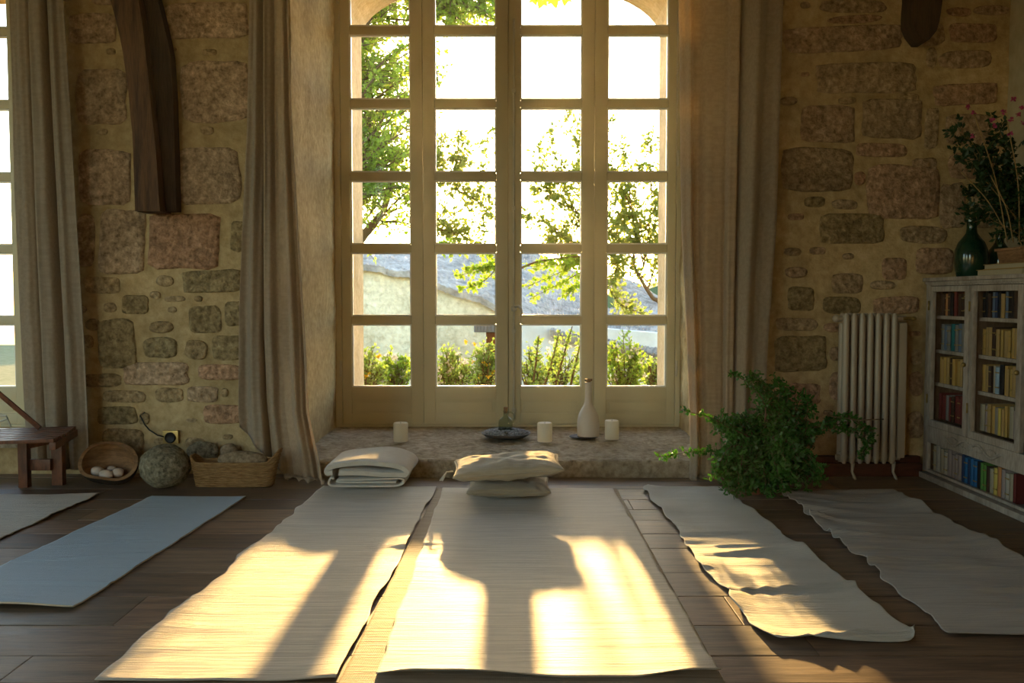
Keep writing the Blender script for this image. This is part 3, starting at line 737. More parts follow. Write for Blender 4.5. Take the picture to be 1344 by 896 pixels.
# ceramic bottle on its dark coaster
p = sillpt(772, 574)
m = MB(); cc = p + Vector((-.03, .02, 0)); m.lathe([(.001, 0), (.085, 0), (.09, .004), (.085, .009), (.001, .009)], cc, 40)
tag(m.build('coaster', M['slate'], smooth='auto'), 'flat round dark slate coaster under the white ceramic bottle', 'coaster')
root = thing('ceramic_bottle', 'tall white ceramic bottle with a long neck and brown stopper', 'bottle', p + Vector((0, 0, .0095)))
s = .355 / .36; q = p + Vector((0, 0, .0095))
prof = [(.001, 0), (.066, 0), (.071, .004), (.0715, .02), (.072, .06), (.071, .095), (.066, .128), (.055, .157), (.041, .183), (.030, .203), (.0245, .222), (.0225, .245), (.0215, .30), (.022, .342), (.0235, .346), (.0225, .350), (.016, .350), (.014, .34), (.001, .34)]
m = MB(); m.lathe([(a * s, b_ * s) for a, b_ in prof], q, 44); m.build('bottle_body', M['ceramic'], root, smooth='auto')
m = MB(); m.lathe([(.001, .338), (.013, .338), (.0155, .352), (.0245, .353), (.0245, .366), (.001, .368)], q, 24); m.build('stopper', M['cork'], root, smooth='auto')
# tray with gravel and glass bottle
p = sillpt(664, 577) + Vector((0, .10, 0))
root = thing('tray', 'shallow dark round tray filled with grey gravel', 'tray', p)
m = MB(); m.lathe([(.001, 0), (.10, 0), (.13, .008), (.155, .026), (.158, .032), (.152, .032), (.125, .018), (.001, .014)], p, 48); m.build('tray_body', M['tray'], root, smooth='auto')
m = MB()
for k_ in range(420):
    a, r_ = U(0, 2 * PI), .138 * math.sqrt(R())
    if r_ < .058: continue
    s_ = U(.005, .010); m.add(*ball(p + Vector((r_ * math.cos(a), r_ * math.sin(a), .031 + U(0, .008) + .024 * max(0, 1 - r_ / .14))), (s_, s_ * U(.7, 1), s_ * .7), 6, 4, .4, 2, k_))
g = m.build('gravel', M['gravel'], root); g['kind'] = 'stuff'
q = p + Vector((-.003, -.0, .017))
root = thing('glass_bottle', 'small clear glass jug with cork standing in the gravel tray', 'bottle', q)
m = MB(); m.lathe([(.001, .0), (.043, .0), (.046, .005), (.046, .075), (.044, .092), (.034, .108), (.018, .117), (.0145, .123), (.0145, .145), (.018, .147), (.018, .152), (.0125, .152), (.0125, .125), (.016, .115), (.031, .105), (.041, .09), (.043, .075), (.043, .008), (.001, .006)], q, 36); m.build('bottle_body', M['greyglass'], root, smooth='auto')
m = MB(); m.lathe([(.001, .138), (.0118, .138), (.013, .165), (.012, .178), (.001, .179)], q, 18); m.build('cork', M['cork'], root, smooth='auto')
m = MB(); m.tube([q + Vector(v) for v in ((.016, 0, .14), (.032, 0, .146), (.050, 0, .135), (.055, 0, .11), (.050, 0, .085), (.047, 0, .075))], .005, 8); m.build('handle', M['greyglass'], root, smooth=True)

# ------------------------------------------------------------------ bowl, boulders, basket, socket
p = fl(143, 641); p.y += .13; p.z = 0; p.x = at(143, 620, Y=p.y).x
root = thing('wooden_bowl', 'dark wooden bowl tipped forward, holding pale pebbles', 'bowl', p)
BR = (178 - 107) / F * p.y / 2
tilt = Matrix.Translation(p + Vector((0, .0, BR * .86))) @ Euler((math.radians(42), math.radians(4), 0)).to_matrix().to_4x4()
def bowlmesh(rr, top, seg=48, rings=14, outer=True):
    vs = []; fs = []
    for i in range(rings + 1):
        a = (PI / 2) * i / rings
        for k_ in range(seg):
            t = 2 * PI * k_ / seg; wob = 1 + .10 * math.cos(t * 2 + .6) * math.sin(a) + .07 * math.cos(3 * t + 1) * math.sin(a) ** 2
            z = -rr * math.cos(a) * .82 + (.012 * math.sin(2 * t + 1) + .010 * math.sin(3 * t)) * math.sin(a) ** 3
            vs.append(Vector((rr * math.sin(a) * math.cos(t) * wob, rr * math.sin(a) * math.sin(t) * wob, z)))
    for i in range(rings):
        for k_ in range(seg): fs.append((i * seg + k_, i * seg + (k_ + 1) % seg, (i + 1) * seg + (k_ + 1) % seg, (i + 1) * seg + k_))
    return vs, fs
vo, fo = bowlmesh(BR, 0); vi, fi = bowlmesh(BR * .88, 0)
obj('bowl_outside', [tilt @ v for v in vo], fo, M['bowlout'], root, smooth=True)
m = MB(); m.add([tilt @ v for v in vi], fi); n0 = len(vi)
rimv = [tilt @ v for v in vi[-48:]] + [tilt @ (v + Vector((0, 0, .004))) for v in vi[-48:]] + [tilt @ (v + Vector((0, 0, .004))) for v in vo[-48:]] + [tilt @ v for v in vo[-48:]]
m.add(rimv, [(r_ * 48 + k_, r_ * 48 + (k_ + 1) % 48, (r_ + 1) * 48 + (k_ + 1) % 48, (r_ + 1) * 48 + k_) for r_ in range(3) for k_ in range(48)])
m.build('bowl_inside', M['bowlin'], root, smooth='auto')
CB_ = p + Vector((0, 0, BR * .86))
for dr_, dist, rr_, lb in (((-.62, -.20, -.62), .078, (.034, .030, .026), 'pale pebble in the wooden bowl, on the side nearest the bench'), ((.02, -.45, -.80), .080, (.038, .030, .029), 'largest pale pebble, lowest in the middle of the wooden bowl'), ((.58, -.12, -.66), .082, (.030, .028, .025), 'pale pebble in the wooden bowl, on the boulder side'), ((.02, .30, -.52), .058, (.024, .022, .018), 'small flat pale pebble perched at the back of the wooden bowl')):
    vs, fs = ball(CB_ + Vector(dr_).normalized() * dist, rr_, 20, 12, .12, 1.6, dist * 99)
    tag(obj('pebble', vs, fs, M['pebble'], smooth=True), lb, 'pebble', 'pale pebbles in the wooden bowl')
p = fl(217, 645); rb = (250 - 183) / F * p.y / 2; p.y += rb * .8; p.x = at(217, 620, Y=p.y).x
vs, fs = ball((p.x, p.y, .114), (rb, rb * .95, .114), 48, 30, .05, 2.2, 3)
for i in range(len(vs)): vs[i] += (vs[i] - Vector((p.x, p.y, .114))).normalized() * .004 * noise.noise(vs[i] * 45)
tag(obj('boulder', vs, fs, M['granite'], smooth=True), 'round pitted grey-brown boulder on the floor beside the basket', 'stone')
# basket
p0, p1 = fl(256, 637), fl(362, 636); by = p0.y + .01
bc = Vector(((p0.x + p1.x) / 2, by - .02, 0)); bc.x += .004; hw = (p1.x - p0.x) / 2; root = thing('basket', 'long woven seagrass basket with raised pointed ends', 'basket', bc)
def bring(e, z, n=56, d=.068):
    out = []
    for k_ in range(n):
        t = 2 * PI * k_ / n; c_, s_ = math.cos(t), math.sin(t); r_ = (abs(c_) ** 5 + abs(s_) ** 5) ** (-.2)
        x, y = c_ * r_, s_ * r_
        up = max(0, abs(x) - .86) / .14 * max(0, 1 - (abs(y) * 1.0) ** 4)
        lift = (z / .13) ** 2 * .055 * up * (1.15 if x > 0 else .6)
        out.append(bc + Vector((x * (hw + e + lift * .45 * (1 if x > 0 else .5)), y * (d + e), z + lift)))
    return out
m = MB(); n = 56; rings = []
zz = [.004 + .1275 * i / 22 for i in range(23)]
for i, z in enumerate(zz): rings.append(bring(-.012 + .018 * (z / .13) + (.0025 if i % 2 else -.0015), z))
for z in reversed(zz[2:]): rings.append(bring(-.022 + .018 * (z / .13), z))
vs = [v for r_ in rings for v in r_]
fs = [(i * n + k_, i * n + (k_ + 1) % n, (i + 1) * n + (k_ + 1) % n, (i + 1) * n + k_) for i in range(len(rings) - 1) for k_ in range(n)] + [tuple(range(n))[::-1], tuple(range((len(rings) - 1) * n, len(rings) * n))]
m.add(vs, fs); m.build('basket_body', M['basket'], root, smooth='auto')
m = MB(); rim = bring(.006 - .004, .1315); m.tube(rim + [rim[0]], .0065, 8); m.build('rim', M['basket'], root, smooth=True)
yy = bc.y + .0; c_ = at(318, 604, Y=yy); vs, fs = ball((c_.x, yy, .14), (33 / F * yy, .048, .048), 36, 20, .06, 1.6, 8)
tag(obj('stone', vs, fs, M['loafstone'], smooth=True), 'smooth loaf-shaped brown stone lying inside the basket', 'stone')
for px, py, w_, h_, lb, sd in ((266, 592, 42, 27, 'speckled grey stone leaning on the wall behind the basket', 4), (301, 593, 24, 24, 'dull brown stone on the floor between basket and curtain', 9)):
    yy = 5.085; c_ = at(px, py, Y=yy); vs, fs = ball((c_.x, yy, c_.z), (w_ / F * yy / 2, .036, h_ / F * yy / 2 * 1.0), 30, 18, .10, 2, sd)
    lo = min(v.z for v in vs); vs = [Vector((v.x, v.y, v.z if v.z > c_.z else .0 + (v.z - lo) / (c_.z - lo) * c_.z)) for v in vs]
    tag(obj('stone', vs, fs, M['granite'] if sd == 4 else M['loafstone'], smooth=True), lb, 'stone')
# socket
a, b_ = at(216, 581, Y=WY), at(236, 564, Y=WY); root = thing('wall_socket', 'square brass wall socket with round black plug', 'socket', ((a.x + b_.x) / 2, WY - .012, (a.z + b_.z) / 2))
m = MB(); m.box(a.x, b_.x, WY - .028, WY - .004, a.z, b_.z, bev=.004); m.build('plate', M['brass'], root, smooth='auto')
m = MB(); cx, cz = (a.x + b_.x) / 2, (a.z + b_.z) / 2 - .003; m.lathe([(.001, 0), (.030, 0), (.031, .008), (.026, .014), (.018, .008), (.001, .008)], (0, 0, 0), 24); m.xf(Matrix.Translation((cx, WY - .027, cz)) @ Matrix.Rotation(PI / 2, 4, 'X')); m.build('plug_face', M['black'], root, smooth='auto')
m = MB(); pts = [at(x, y, Y=WY - .03) for x, y in ((215, 573), (207, 571), (196, 564), (190, 557), (184, 545), (190, 541))]; m.tube(pts, .004, 6); m.build('cable', M['black'], root, smooth=True)

# ------------------------------------------------------------------ slatted wooden bench at the left edge
bz = .335
fr = fl(28, 641).y; bk = fl(74, 637).y
root = thing('slatted_bench', 'red-brown wooden slatted folding bench', 'bench', (at(45, 640, Y=fr).x, fr, 0))
xe = at(83, 560, Y=fr + .1).x           # front end
x_l = xe - 1.15
topz = at(60, 556, Y=fr + .15).z
sw = .47
yf = at(0, 580, Z=topz).y
yf = 4.36
xr1 = at(86, 556, Y=4.62).x
BRM = Matrix.Translation((xr1, 4.70, 0)) @ Matrix.Rotation(math.radians(13), 4, 'Z') @ Matrix.Translation((-xr1, -4.70, 0))
for k_ in range(7):
    m = MB(); y0 = yf + k_ * .068
    xe_k = xr1 - .0 - abs(k_ - 3) * .004
    m.box(x_l, xe_k, y0, y0 + .048, topz - .018, topz, bev=.005); m.xf(BRM); m.build('seat_slat', M['redwood'], root, smooth='auto')
m = MB(); m.box(xr1 - .035, xr1 - .005, yf + .01, yf + .46, topz - .055, topz - .0185, bev=.004); m.xf(BRM); m.build('end_rail', M['redwood'], root, smooth='auto')
def leg(px0, px1, pyb, nm='leg', back=0):
    q0, q1 = fl(px0, pyb), fl(px1, pyb); m = MB(); m.box(q0.x, q1.x, q0.y, q0.y + .045, 0, topz - .056, bev=.004); return m.build(nm, M['redwood'], root, smooth='auto')
leg(24, 36, 640); leg(68, 82, 637)
qa, qb = fl(30, 640), fl(75, 637)
m = MB(); m.box(qa.x + .02, qb.x - .02, (qa.y + qb.y) / 2 - .0, (qa.y + qb.y) / 2 + .03, .085, .145, bev=.004); m.build('stretcher', M['redwood'], root, smooth='auto')
m = MB(); m.tube([(qa.x + .01, qa.y + .03, .22), (qb.x - .02, qb.y + .03, topz - .075)], .022, 6); m.build('brace', M['redwood'], root)
p0 = Vector((at(52, 549, Y=4.66).x, 4.66, topz + .01)); p1 = at(-30, 492, Y=4.66)
m = MB(); m.tube([p0, p1], .013, 6); m.build('back_post', M['redwood'], root)
m = MB(); pts = [at(x, y, Y=4.75) for x, y in ((-6, 545), (8, 546), (10, 549), (3, 552), (-8, 554))]; m.tube([Vector(v) for v in pts], .005, 6); m.tube([at(-5, 540, Y=4.76), at(9, 547, Y=4.76), Vector((at(14, 545, Y=4.76).x, 4.76, topz))], .004, 6); m.build('wire_bracket', M['metalw'], root)
q0 = x_l + .05
for yy in (yf + .03, yf + .40):
    m = MB(); m.box(q0, q0 + .05, yy, yy + .045, 0, topz - .0185, bev=.004); m.xf(BRM); m.build('leg', M['redwood'], root)

# ------------------------------------------------------------------ old timbers in the wall
def slab_px(name, leftpts, rightpts, y0, y1, mat, parent, seed):
    vs = []; fs = []; n = len(leftpts)
    for (lx, ly), (rx, ry) in zip(leftpts, rightpts):
        a, b_ = at(lx, ly, Y=y0), at(rx, ry, Y=y0)
        for q in range(5):
            x = a.x + (b_.x - a.x) * q / 4; z = a.z + (b_.z - a.z) * q / 4
            vs.append(Vector((x, y0 + .012 * noise.noise(Vector((x * 9, z * 3, seed))), z)))
        vs.append(Vector((b_.x, y1, b_.z))); vs.append(Vector((a.x, y1, a.z)))
    m = 7
    for i in range(n - 1):
        for k_ in range(m): fs.append((i * m + k_, i * m + (k_ + 1) % m, (i + 1) * m + (k_ + 1) % m, (i + 1) * m + k_))
    fs += [tuple(range(m)), tuple(range((n - 1) * m, n * m))[::-1]]
    return obj(name, vs, fs, mat, parent, smooth='auto')
def dens(pts, n=26):
    ys_ = [pts[0][1] + (pts[-1][1] - pts[0][1]) * i / n for i in range(n + 1)]
    return [(interp([(y, x) for x, y in pts], y) + 1.0 * noise.noise(Vector((y * .05, x_, 0))), y) for y in ys_ for x_ in (pts[0][0],)]
root = thing('timber_bracket', 'curved old wooden timber let into the stone wall', 'timber', (at(195, 277, Y=5.05).x, 5.05, at(195, 277, Y=5.05).z))
Lp = [(90, -262), (110, -120), (130, -40), (146, 0), (160, 60), (169, 130), (174, 190), (178, 277)]; Rp = [(130, -262), (150, -120), (170, -40), (182, 0), (190, 60), (197, 130), (203, 190), (210, 277)]
slab_px('curved_brace', dens(Lp), dens(Rp), 4.97, WY - .02, M['timber'], root, 1)
Lp = [(140, -262), (160, -120), (178, -40), (184, 0), (192, 60), (199, 130), (205, 190), (211, 277)]; Rp = [(160, -262), (180, -120), (196, -40), (207, 0), (222, 60), (227, 130), (229, 190), (231, 277)]
slab_px('backing_timber', dens(Lp), dens(Rp), 5.05, WY - .02, M['timberd'], root, 4)
Lp = [(1200, -255), (1200, -60), (1199, 0), (1197, 25), (1204, 44), (1212, 52)]; Rp = [(1245, -255), (1240, -60), (1238, 0), (1234, 25), (1228, 44), (1220, 52)]
o = slab_px('timber_end', dens(Lp), dens(Rp), 4.98, WY - .02, M['timberd'], None, 7)
tag(o, 'dark jagged timber end hanging high on the stone wall above the bookcase', 'timber')

# ------------------------------------------------------------------ radiator
yR = 4.97; xa, xb = at(1106, 500, Y=yR).x, at(1180, 500, Y=yR).x; zt_, zb_ = at(1140, 411, Y=yR).z, at(1140, 609, Y=yR).z
root = thing('radiator', 'tall cream cast-iron column radiator against the stone wall', 'radiator', ((xa + xb) / 2, yR + .05, 0)); n = 7; pw = (xb - xa) / n
for k_ in range(n):
    m = MB(); cx = xa + pw * (k_ + .5); r_ = pw * .40
    prof = []
    for i in range(9):
        t = PI * i / 8; prof.append((cx - r_ * math.cos(t), r_ * .0 + r_ * math.sin(t) * 1.15))
    for fy, sgn in ((yR + .02, 1), (yR + .085, 1)):
        pts = [(cx, fy, zb_ + .02), (cx, fy, zb_ + .035), (cx, fy, zt_ - .035), (cx, fy, zt_ - .02)]
        m.tube([(cx, fy, zb_), *pts, (cx, fy, zt_)], [r_ * .5, r_ * .92, r_, r_, r_ * .92, r_ * .5], 12)
    m.box(cx - r_ * .75, cx + r_ * .75, yR + .02, yR + .085, zb_ + .004, zb_ + .06, bev=.01); m.box(cx - r_ * .75, cx + r_ * .75, yR + .02, yR + .085, zt_ - .06, zt_ - .004, bev=.01)
    m.box(cx - r_ * .3, cx + r_ * .3, yR + .03, yR + .075, zb_ + .05, zt_ - .05)
    m.build('radiator_column', M['radiator'], root, smooth='auto')
m = MB(); m.tube([(xa - .012, yR + .05, zt_ - .03), (xb + .05, yR + .05, zt_ - .03)], .016, 10); m.build('header_pipe', M['radiator'], root, smooth='auto'); m = MB(); m.tube([(xa - .012, yR + .05, zb_ + .03), (xb + .03, yR + .05, zb_ + .03)], .016, 10); m.build('header_pipe', M['radiator'], root, smooth='auto')
m = MB(); m.add(*ball((xa - .022, yR + .05, zt_ - .03), .022, 12, 8)); m.build('end_cap', M['radiator'], root, smooth=True)
m = MB(); m.box(xb + .004, xb + .048, yR + .015, yR + .105, zb_ + .03, zt_ - .05, bev=.012); m.build('side_casing', M['radiator'], root, smooth='auto')
m = MB(); m.tube([(xb + .03, yR + .03, zt_ - .03), (xb + .08, yR + .03, zt_ - .03)], .010, 8); m.add(*ball((xb + .085, yR + .03, zt_ - .03), (.02, .014, .012), 10, 6)); m.build('valve', M['brass'], root, smooth='auto')
for px in (1122, 1176):
    x = at(px, 615, Y=yR).x; m = MB(); m.tube([(x, yR + .03, zb_ + .01), (x - .006, yR + .025, .04), (x + .004, yR + .015, .012), (x + .008, yR + .005, .002)], [.012, .008, .010, .006], 8); m.build('foot', M['radiator'], root, smooth=True)

# ------------------------------------------------------------------ glazed bookcase along the right wall
CX, CY0, CY1, CB = 2.29, 3.985, 5.06, 2.735
ZT = 1.105
root = thing('bookcase', 'worn white glazed bookcase with carved apron', 'bookcase', ((CX + CB) / 2, (CY0 + CY1) / 2, 0))
D1 = (4.60, 5.0); D2 = (4.115, 4.555); SH = [.335, .532, .713, .90]; GT = 1.05
m = MB()
m.box(CX + .02, CB, CY0, CY0 + .022, .03, 1.085); m.box(CX + .02, CB, CY1 - .022, CY1, .03, 1.085)
m.box(CB - .015, CB, CY0 + .022, CY1 - .022, .03, 1.085)
m.box(CX + .02, CB - .015, D2[1] + .012, D1[0] - .012, .225, 1.08)
m.build('case_sides', M['cabin'], root)
m = MB()  # face frame
def FB(y0, y1, z0, z1, d=.022, bev=.004): m.box(CX, CX + d, y0, y1, z0, z1, bev=bev)
FB(CY0, CY0 + .05, .04, 1.085); FB(CY1 - .05, CY1, .04, 1.085)
FB(CY0 + .05, CY1 - .05, .205, .295); FB(CY0 + .05, CY1 - .05, .04, .055); FB(CY0 + .05, CY1 - .05, 1.062, 1.085)
m.build('face_frame', M['cabinet'], root, smooth='auto')
m = MB(); m.box(CX - .018, CB, CY0 - .015, CY1 + .012, 1.086, 1.106, bev=.005); m.box(CX - .006, CX + .02, CY0 - .005, CY1 + .005, 1.07, 1.0855, bev=.004); m.build('top_board', M['cabinet'], root, smooth='auto')
m = MB(); m.box(CX - .02, CB, CY0 - .012, CY1 + .01, 0, .032, bev=.006); m.build('plinth', M['cabinet'], root, smooth='auto')
for z in SH[1:]:
    for d in (D1, D2):
        m = MB(); m.box(CX + .045, CB - .016, d[0] - .03, d[1] + .03, z - .018, z); m.build('shelf', M['cabinet'], root)
m = MB(); m.box(CX + .022, CB - .016, CY0 + .023, CY1 - .023, .205, .224); m.build('shelf', M['cabinet'], root)
m = MB(); m.box(CX + .022, CB - .016, CY0 + .023, CY1 - .023, .032, .046); m.build('shelf', M['cabinet'], root)
# carved relief on the apron
m = MB()
yc = lambda px: CX * F / (px - 672)
for s_ in (1, -1):
    pts = []
    for i in range(25):
        t = i / 24; y = 4.53 + s_ * (.02 + .27 * t); z = .250 + .024 * math.sin(t * 2 * PI * 1.1 + .4) * (1 - .3 * t); pts.append((CX - .001, y, z))
    m.tube(pts, [.006 + .003 * math.sin(PI * i / 24) for i in range(25)], 6)
    pts2 = [(a_, b2, .245 + (.262 - c2) * .8) for a_, b2, c2 in pts[3:20]]; m.tube(pts2, .004, 6)
m.add(*ball((CX - .001, 4.53, .25), (.008, .022, .020), 12, 8)); m.build('carving', M['cabinet'], root, smooth=True)
for (d, nm) in ((D1, 1), (D2, 2)):
    m = MB(); z0, z1 = .297, 1.060; sw_ = .032
    m.box(CX - .002, CX + .02, d[0] - .024, d[0] + .012, z0, z1, bev=.003) if False else None
    y0, y1 = d[0] - .02, d[1] + .008
    g0y, g1y = d[0] + .022, d[1] - .022
    m.box(CX - .004, CX + .018, y0, g0y, z0, z1, bev=.004); m.box(CX - .004, CX + .018, g1y, y1, z0, z1, bev=.004)
    m.box(CX - .004, CX + .018, g0y, g1y, z0, z0 + .036, bev=.004); m.box(CX - .004, CX + .018, g0y, g1y, z1 - .03, z1, bev=.004)
    dr = m.build('door', M['cabinet'], root, smooth='auto')
    m = MB(); m.box(CX + .007, CX + .010, g0y - .004, g1y + .004, z0 + .032, z1 - .026); m.build('glass', M['glass'], dr)
    m = MB(); m.add(*ball((CX - .014, (y0 + .018), .66), (.012, .010, .012), 12, 8)); m.build('knob', M['brass'], dr, smooth=True)
    for zh in (.42, .93):
        m = MB(); m.tube([(CX - .008, y1 + .001, zh), (CX - .008, y1 + .001, zh + .05)], .005, 8); m.build('hinge', M['brass'], dr, smooth=True)
# books
BC = {'black': (.015, .014, .016), 'dark brown': (.06, .03, .018), 'blue-grey': (.12, .17, .24), 'dark blue': (.03, .05, .11), 'tan': (.42, .27, .10), 'ochre': (.46, .29, .08), 'cream': (.36, .31, .22), 'grey': (.22, .21, .19), 'dark red': (.15, .025, .02), 'bright blue': (.03, .14, .32), 'green': (.10, .24, .05), 'pale pink': (.34, .27, .25), 'orange': (.50, .22, .08), 'white': (.42, .38, .32), 'light blue': (.28, .40, .50), 'yellow': (.55, .42, .10), 'teal': (.02, .16, .17)}
BM = {k_: simple('book_' + k_.replace(' ', '_').replace('-', '_'), v, tuple(x * .8 for x in v), 12, .6, .3, .15, 60) for k_, v in BC.items()}
BM['pages'] = simple('book_pages', (.50, .42, .28), (.40, .33, .2), 30, .9, stretch=(1, 40, 1))
BM['gilt'] = simple('gilt_band', (.45, .32, .10), rough=.4, metal=.6)
ORD = 'first second third fourth fifth sixth seventh eighth ninth tenth eleventh twelfth thirteenth fourteenth fifteenth sixteenth seventeenth eighteenth nineteenth twentieth twenty-first twenty-second twenty-third twenty-fourth twenty-fifth twenty-sixth'.split()
def book(y0, th, z0, h, depth, xf, colour, label, group, band=False, lean=0):
    root = thing('book', label, 'book', (xf + depth / 2, y0 + th / 2, z0), group)
    m = MB(); g_ = .0009
    a, b_ = y0 + g_, y0 + th - g_
    # spine (rounded) with two boards
    n = 7; pts = [(a + (b_ - a) * i / (n - 1), xf + .004 - .004 * math.sin(PI * i / (n - 1))) for i in range(n)]
    m.prism([(x_, y_) for y_, x_ in pts] + [(xf + .007, b_), (xf + .007, a)], 'z', z0, z0 + h)
    m.box(xf + .004, xf + depth, a, a + .0022, z0, z0 + h); m.box(xf + .004, xf + depth, b_ - .0022, b_, z0, z0 + h)
    if lean: 
        T = Matrix.Translation((0, y0, z0)) @ Matrix.Rotation(lean, 4, 'X') @ Matrix.Translation((0, -y0, -z0)); m.xf(T)
    m.build('cover', BM[colour], root)
    p_ = MB(); p_.box(xf + .0075, xf + depth - .004, a + .0025, b_ - .0025, z0 + .003, z0 + h - .004)
    if lean: p_.xf(T)
    p_.build('page_block', BM['pages'], root)
    if band:
        for zz in (.22, .78):
            q = MB(); q.box(xf - .0006, xf + .003, a + .001, b_ - .001, z0 + h * zz, z0 + h * zz + .006); q.build('title_band', BM['gilt'], root)
    return root
rows = [
 (D1, SH[3], .135, ['dark brown', 'dark brown', 'orange', 'dark brown', 'black', 'dark red', 'dark brown'], 'radiator-side door, top shelf'),
 (D1, SH[2], .150, ['grey', 'blue-grey', 'grey', 'teal', 'grey', 'blue-grey', 'grey'], 'radiator-side door, second shelf'),
 (D1, SH[1], .145, ['ochre', 'tan', 'ochre', 'tan', 'dark brown', 'ochre'], 'radiator-side door, third shelf'),
 (D1, SH[0], .150, ['dark red', 'dark red', 'grey', 'dark red', 'dark brown', 'dark red'], 'radiator-side door, lowest shelf'),
 (D2, SH[3], .135, ['black', 'black', 'dark brown', 'blue-grey', 'dark blue', 'black', 'tan', 'blue-grey'], 'near door, top shelf'),
 (D2, SH[2], .145, ['ochre', 'tan', 'tan', 'dark brown', 'tan', 'ochre', 'tan', 'ochre'], 'near door, second shelf'),
 (D2, SH[1], .145, ['ochre', 'tan', 'dark brown', 'cream', 'light blue', 'black', 'ochre', 'tan'], 'near door, third shelf'),
 (D2, SH[0], .150, ['cream', 'pale pink', 'tan', 'ochre', 'grey', 'yellow', 'tan', 'ochre'], 'near door, lowest shelf')]
for d, z, h, cols, where in rows:
    y = d[1] + .009; i = 0
    while True:
        th = U(.022, .040) if d is D2 else U(.024, .042)
        if 'lowest' in where and d is D2 and i == 0: th = .05
        if y - th < d[0] - .009: break
        c_ = cols[i % len(cols)]
        book(y - th, th, z + .0005, h * U(.86, 1.0), U(.13, .17), CX + .05 + U(0, .01), c_, f"{c_} book, {ORD[i]} from the radiator end, behind {where}", 'books behind the glass doors', band=R() < .45)
        y -= th + .0005; i += 1
y = CY1 - .055; i = 0
seq = ['cream', 'white', 'cream', 'white', 'pale pink', 'pale pink', 'pale pink', 'pale pink', 'dark blue', 'bright blue', 'dark blue', 'bright blue', 'bright blue', 'black', 'green', 'green', 'dark brown', 'cream', 'yellow', 'orange', 'pale pink', 'white', 'cream', 'dark red']
while i < len(seq):
    th = U(.030, .046) if i < 8 else U(.024, .036)
    if y - th < CY0 + .055: break
    book(y - th, th, .0465, U(.125, .148), U(.14, .18), CX + .03, seq[i], f"{seq[i]} book, {ORD[i]} from the radiator end of the open bottom shelf", 'books on the open bottom shelf', band=i % 3 == 0)
    y -= th + .0006; i += 1

# things on top of the bookcase
ZTOP = 1.1065
def green_vase(p, s, lb):
    root = thing('vase', lb, 'vase', p)
    m = MB(); m.lathe([(a * s, b_ * s) for a, b_ in [(.001, 0), (.062, 0), (.072, .006), (.082, .05), (.086, .10), (.082, .15), (.066, .19), (.044, .218), (.030, .24), (.026, .265), (.027, .30), (.031, .308), (.026, .308), (.022, .29), (.001, .28)]], p, 40)
    m.build('vase_body', M['greenglaze'], root, smooth='auto')
    m = MB(); m.lathe([(.027 * s, .296 * s), (.034 * s, .300 * s), (.034 * s, .312 * s), (.026 * s, .314 * s)], p, 24); m.build('lip', M['greenglaze'], root, smooth='auto')
green_vase(Vector((at(1274, 362, Y=4.86).x, 4.86, ZTOP)), .97, 'dark green glazed bottle vase in front of the stone wall')
green_vase(Vector((at(1306, 362, Y=4.93).x + .02, 4.93, ZTOP)), .78, 'smaller dark green vase half hidden behind the flower pot')
xb0 = 2.46
for k_, (z, h, y0, y1, c_, lb) in enumerate(((ZTOP, .034, 4.32, 4.74, 'ochre', 'thick ochre book lying lowest on the bookcase top'), (ZTOP + .0346, .026, 4.34, 4.71, 'tan', 'tan book lying under the wooden planter'))):
    xf = 2.40 + .02 * k_; dp = .27
    root = thing('book', lb, 'book', (xf + dp / 2, (y0 + y1) / 2, z))
    m = MB(); m.box(xf, xf + dp, y0, y1, z, z + .003, bev=.001); m.box(xf, xf + dp, y0, y1, z + h - .003, z + h, bev=.001); m.box(xf + dp - .004, xf + dp, y0, y1, z + .003, z + h - .003); m.build('cover', BM[c_], root)
    m = MB(); m.box(xf + .006, xf + dp - .005, y0 + .005, y1 - .005, z + .0032, z + h - .0032); m.build('page_block', BM['pages'], root)

# ------------------------------------------------------------------ foliage helpers
def leaf(m, p, d, nrm, L, Wd, fold=.25, lobes=False):
    d = d.normalized(); s = d.cross(nrm)
    if s.length < 1e-4: s = d.cross(Vector((0.3, .5, .8)))
    s.normalize(); n = s.cross(d).normalized()
    if lobes:
        pts = [p, p + d * L * .25 + s * Wd * .45 + n * L * .04, p + d * L * .5 + s * Wd * .25, p + d * L * .72 + s * Wd * .42 + n * L * .03, p + d * L,
               p + d * L * .72 - s * Wd * .42 + n * L * .03, p + d * L * .5 - s * Wd * .25, p + d * L * .25 - s * Wd * .45 + n * L * .04]
        m.add(pts, [(0, 1, 2, 3, 4), (0, 4, 5, 6, 7)])
    else:
        m.add([p, p + d * L * .5 + s * Wd * .5 + n * L * fold * .3, p + d * L, p + d * L * .5 - s * Wd * .5 + n * L * fold * .3], [(0, 1, 2), (0, 2, 3)])
def rv(): 
    while True:
        v = Vector((U(-1, 1), U(-1, 1), U(-1, 1)))
        if .05 < v.length < 1: return v.normalized()
def curve(pts, n=12):
    """Catmull-Rom through the points"""
    P = [Vector(p) for p in pts]; P = [P[0] * 2 - P[1]] + P + [P[-1] * 2 - P[-2]]; out = []
    for i in range(1, len(P) - 2):
        for k_ in range(n):
            t = k_ / n; a, b_, c_, d = P[i - 1], P[i], P[i + 1], P[i + 2]
            out.append(.5 * ((2 * b_) + (c_ - a) * t + (2 * a - 5 * b_ + 4 * c_ - d) * t * t + (3 * b_ - a - 3 * c_ + d) * t ** 3))
    out.append(P[-2]); return out
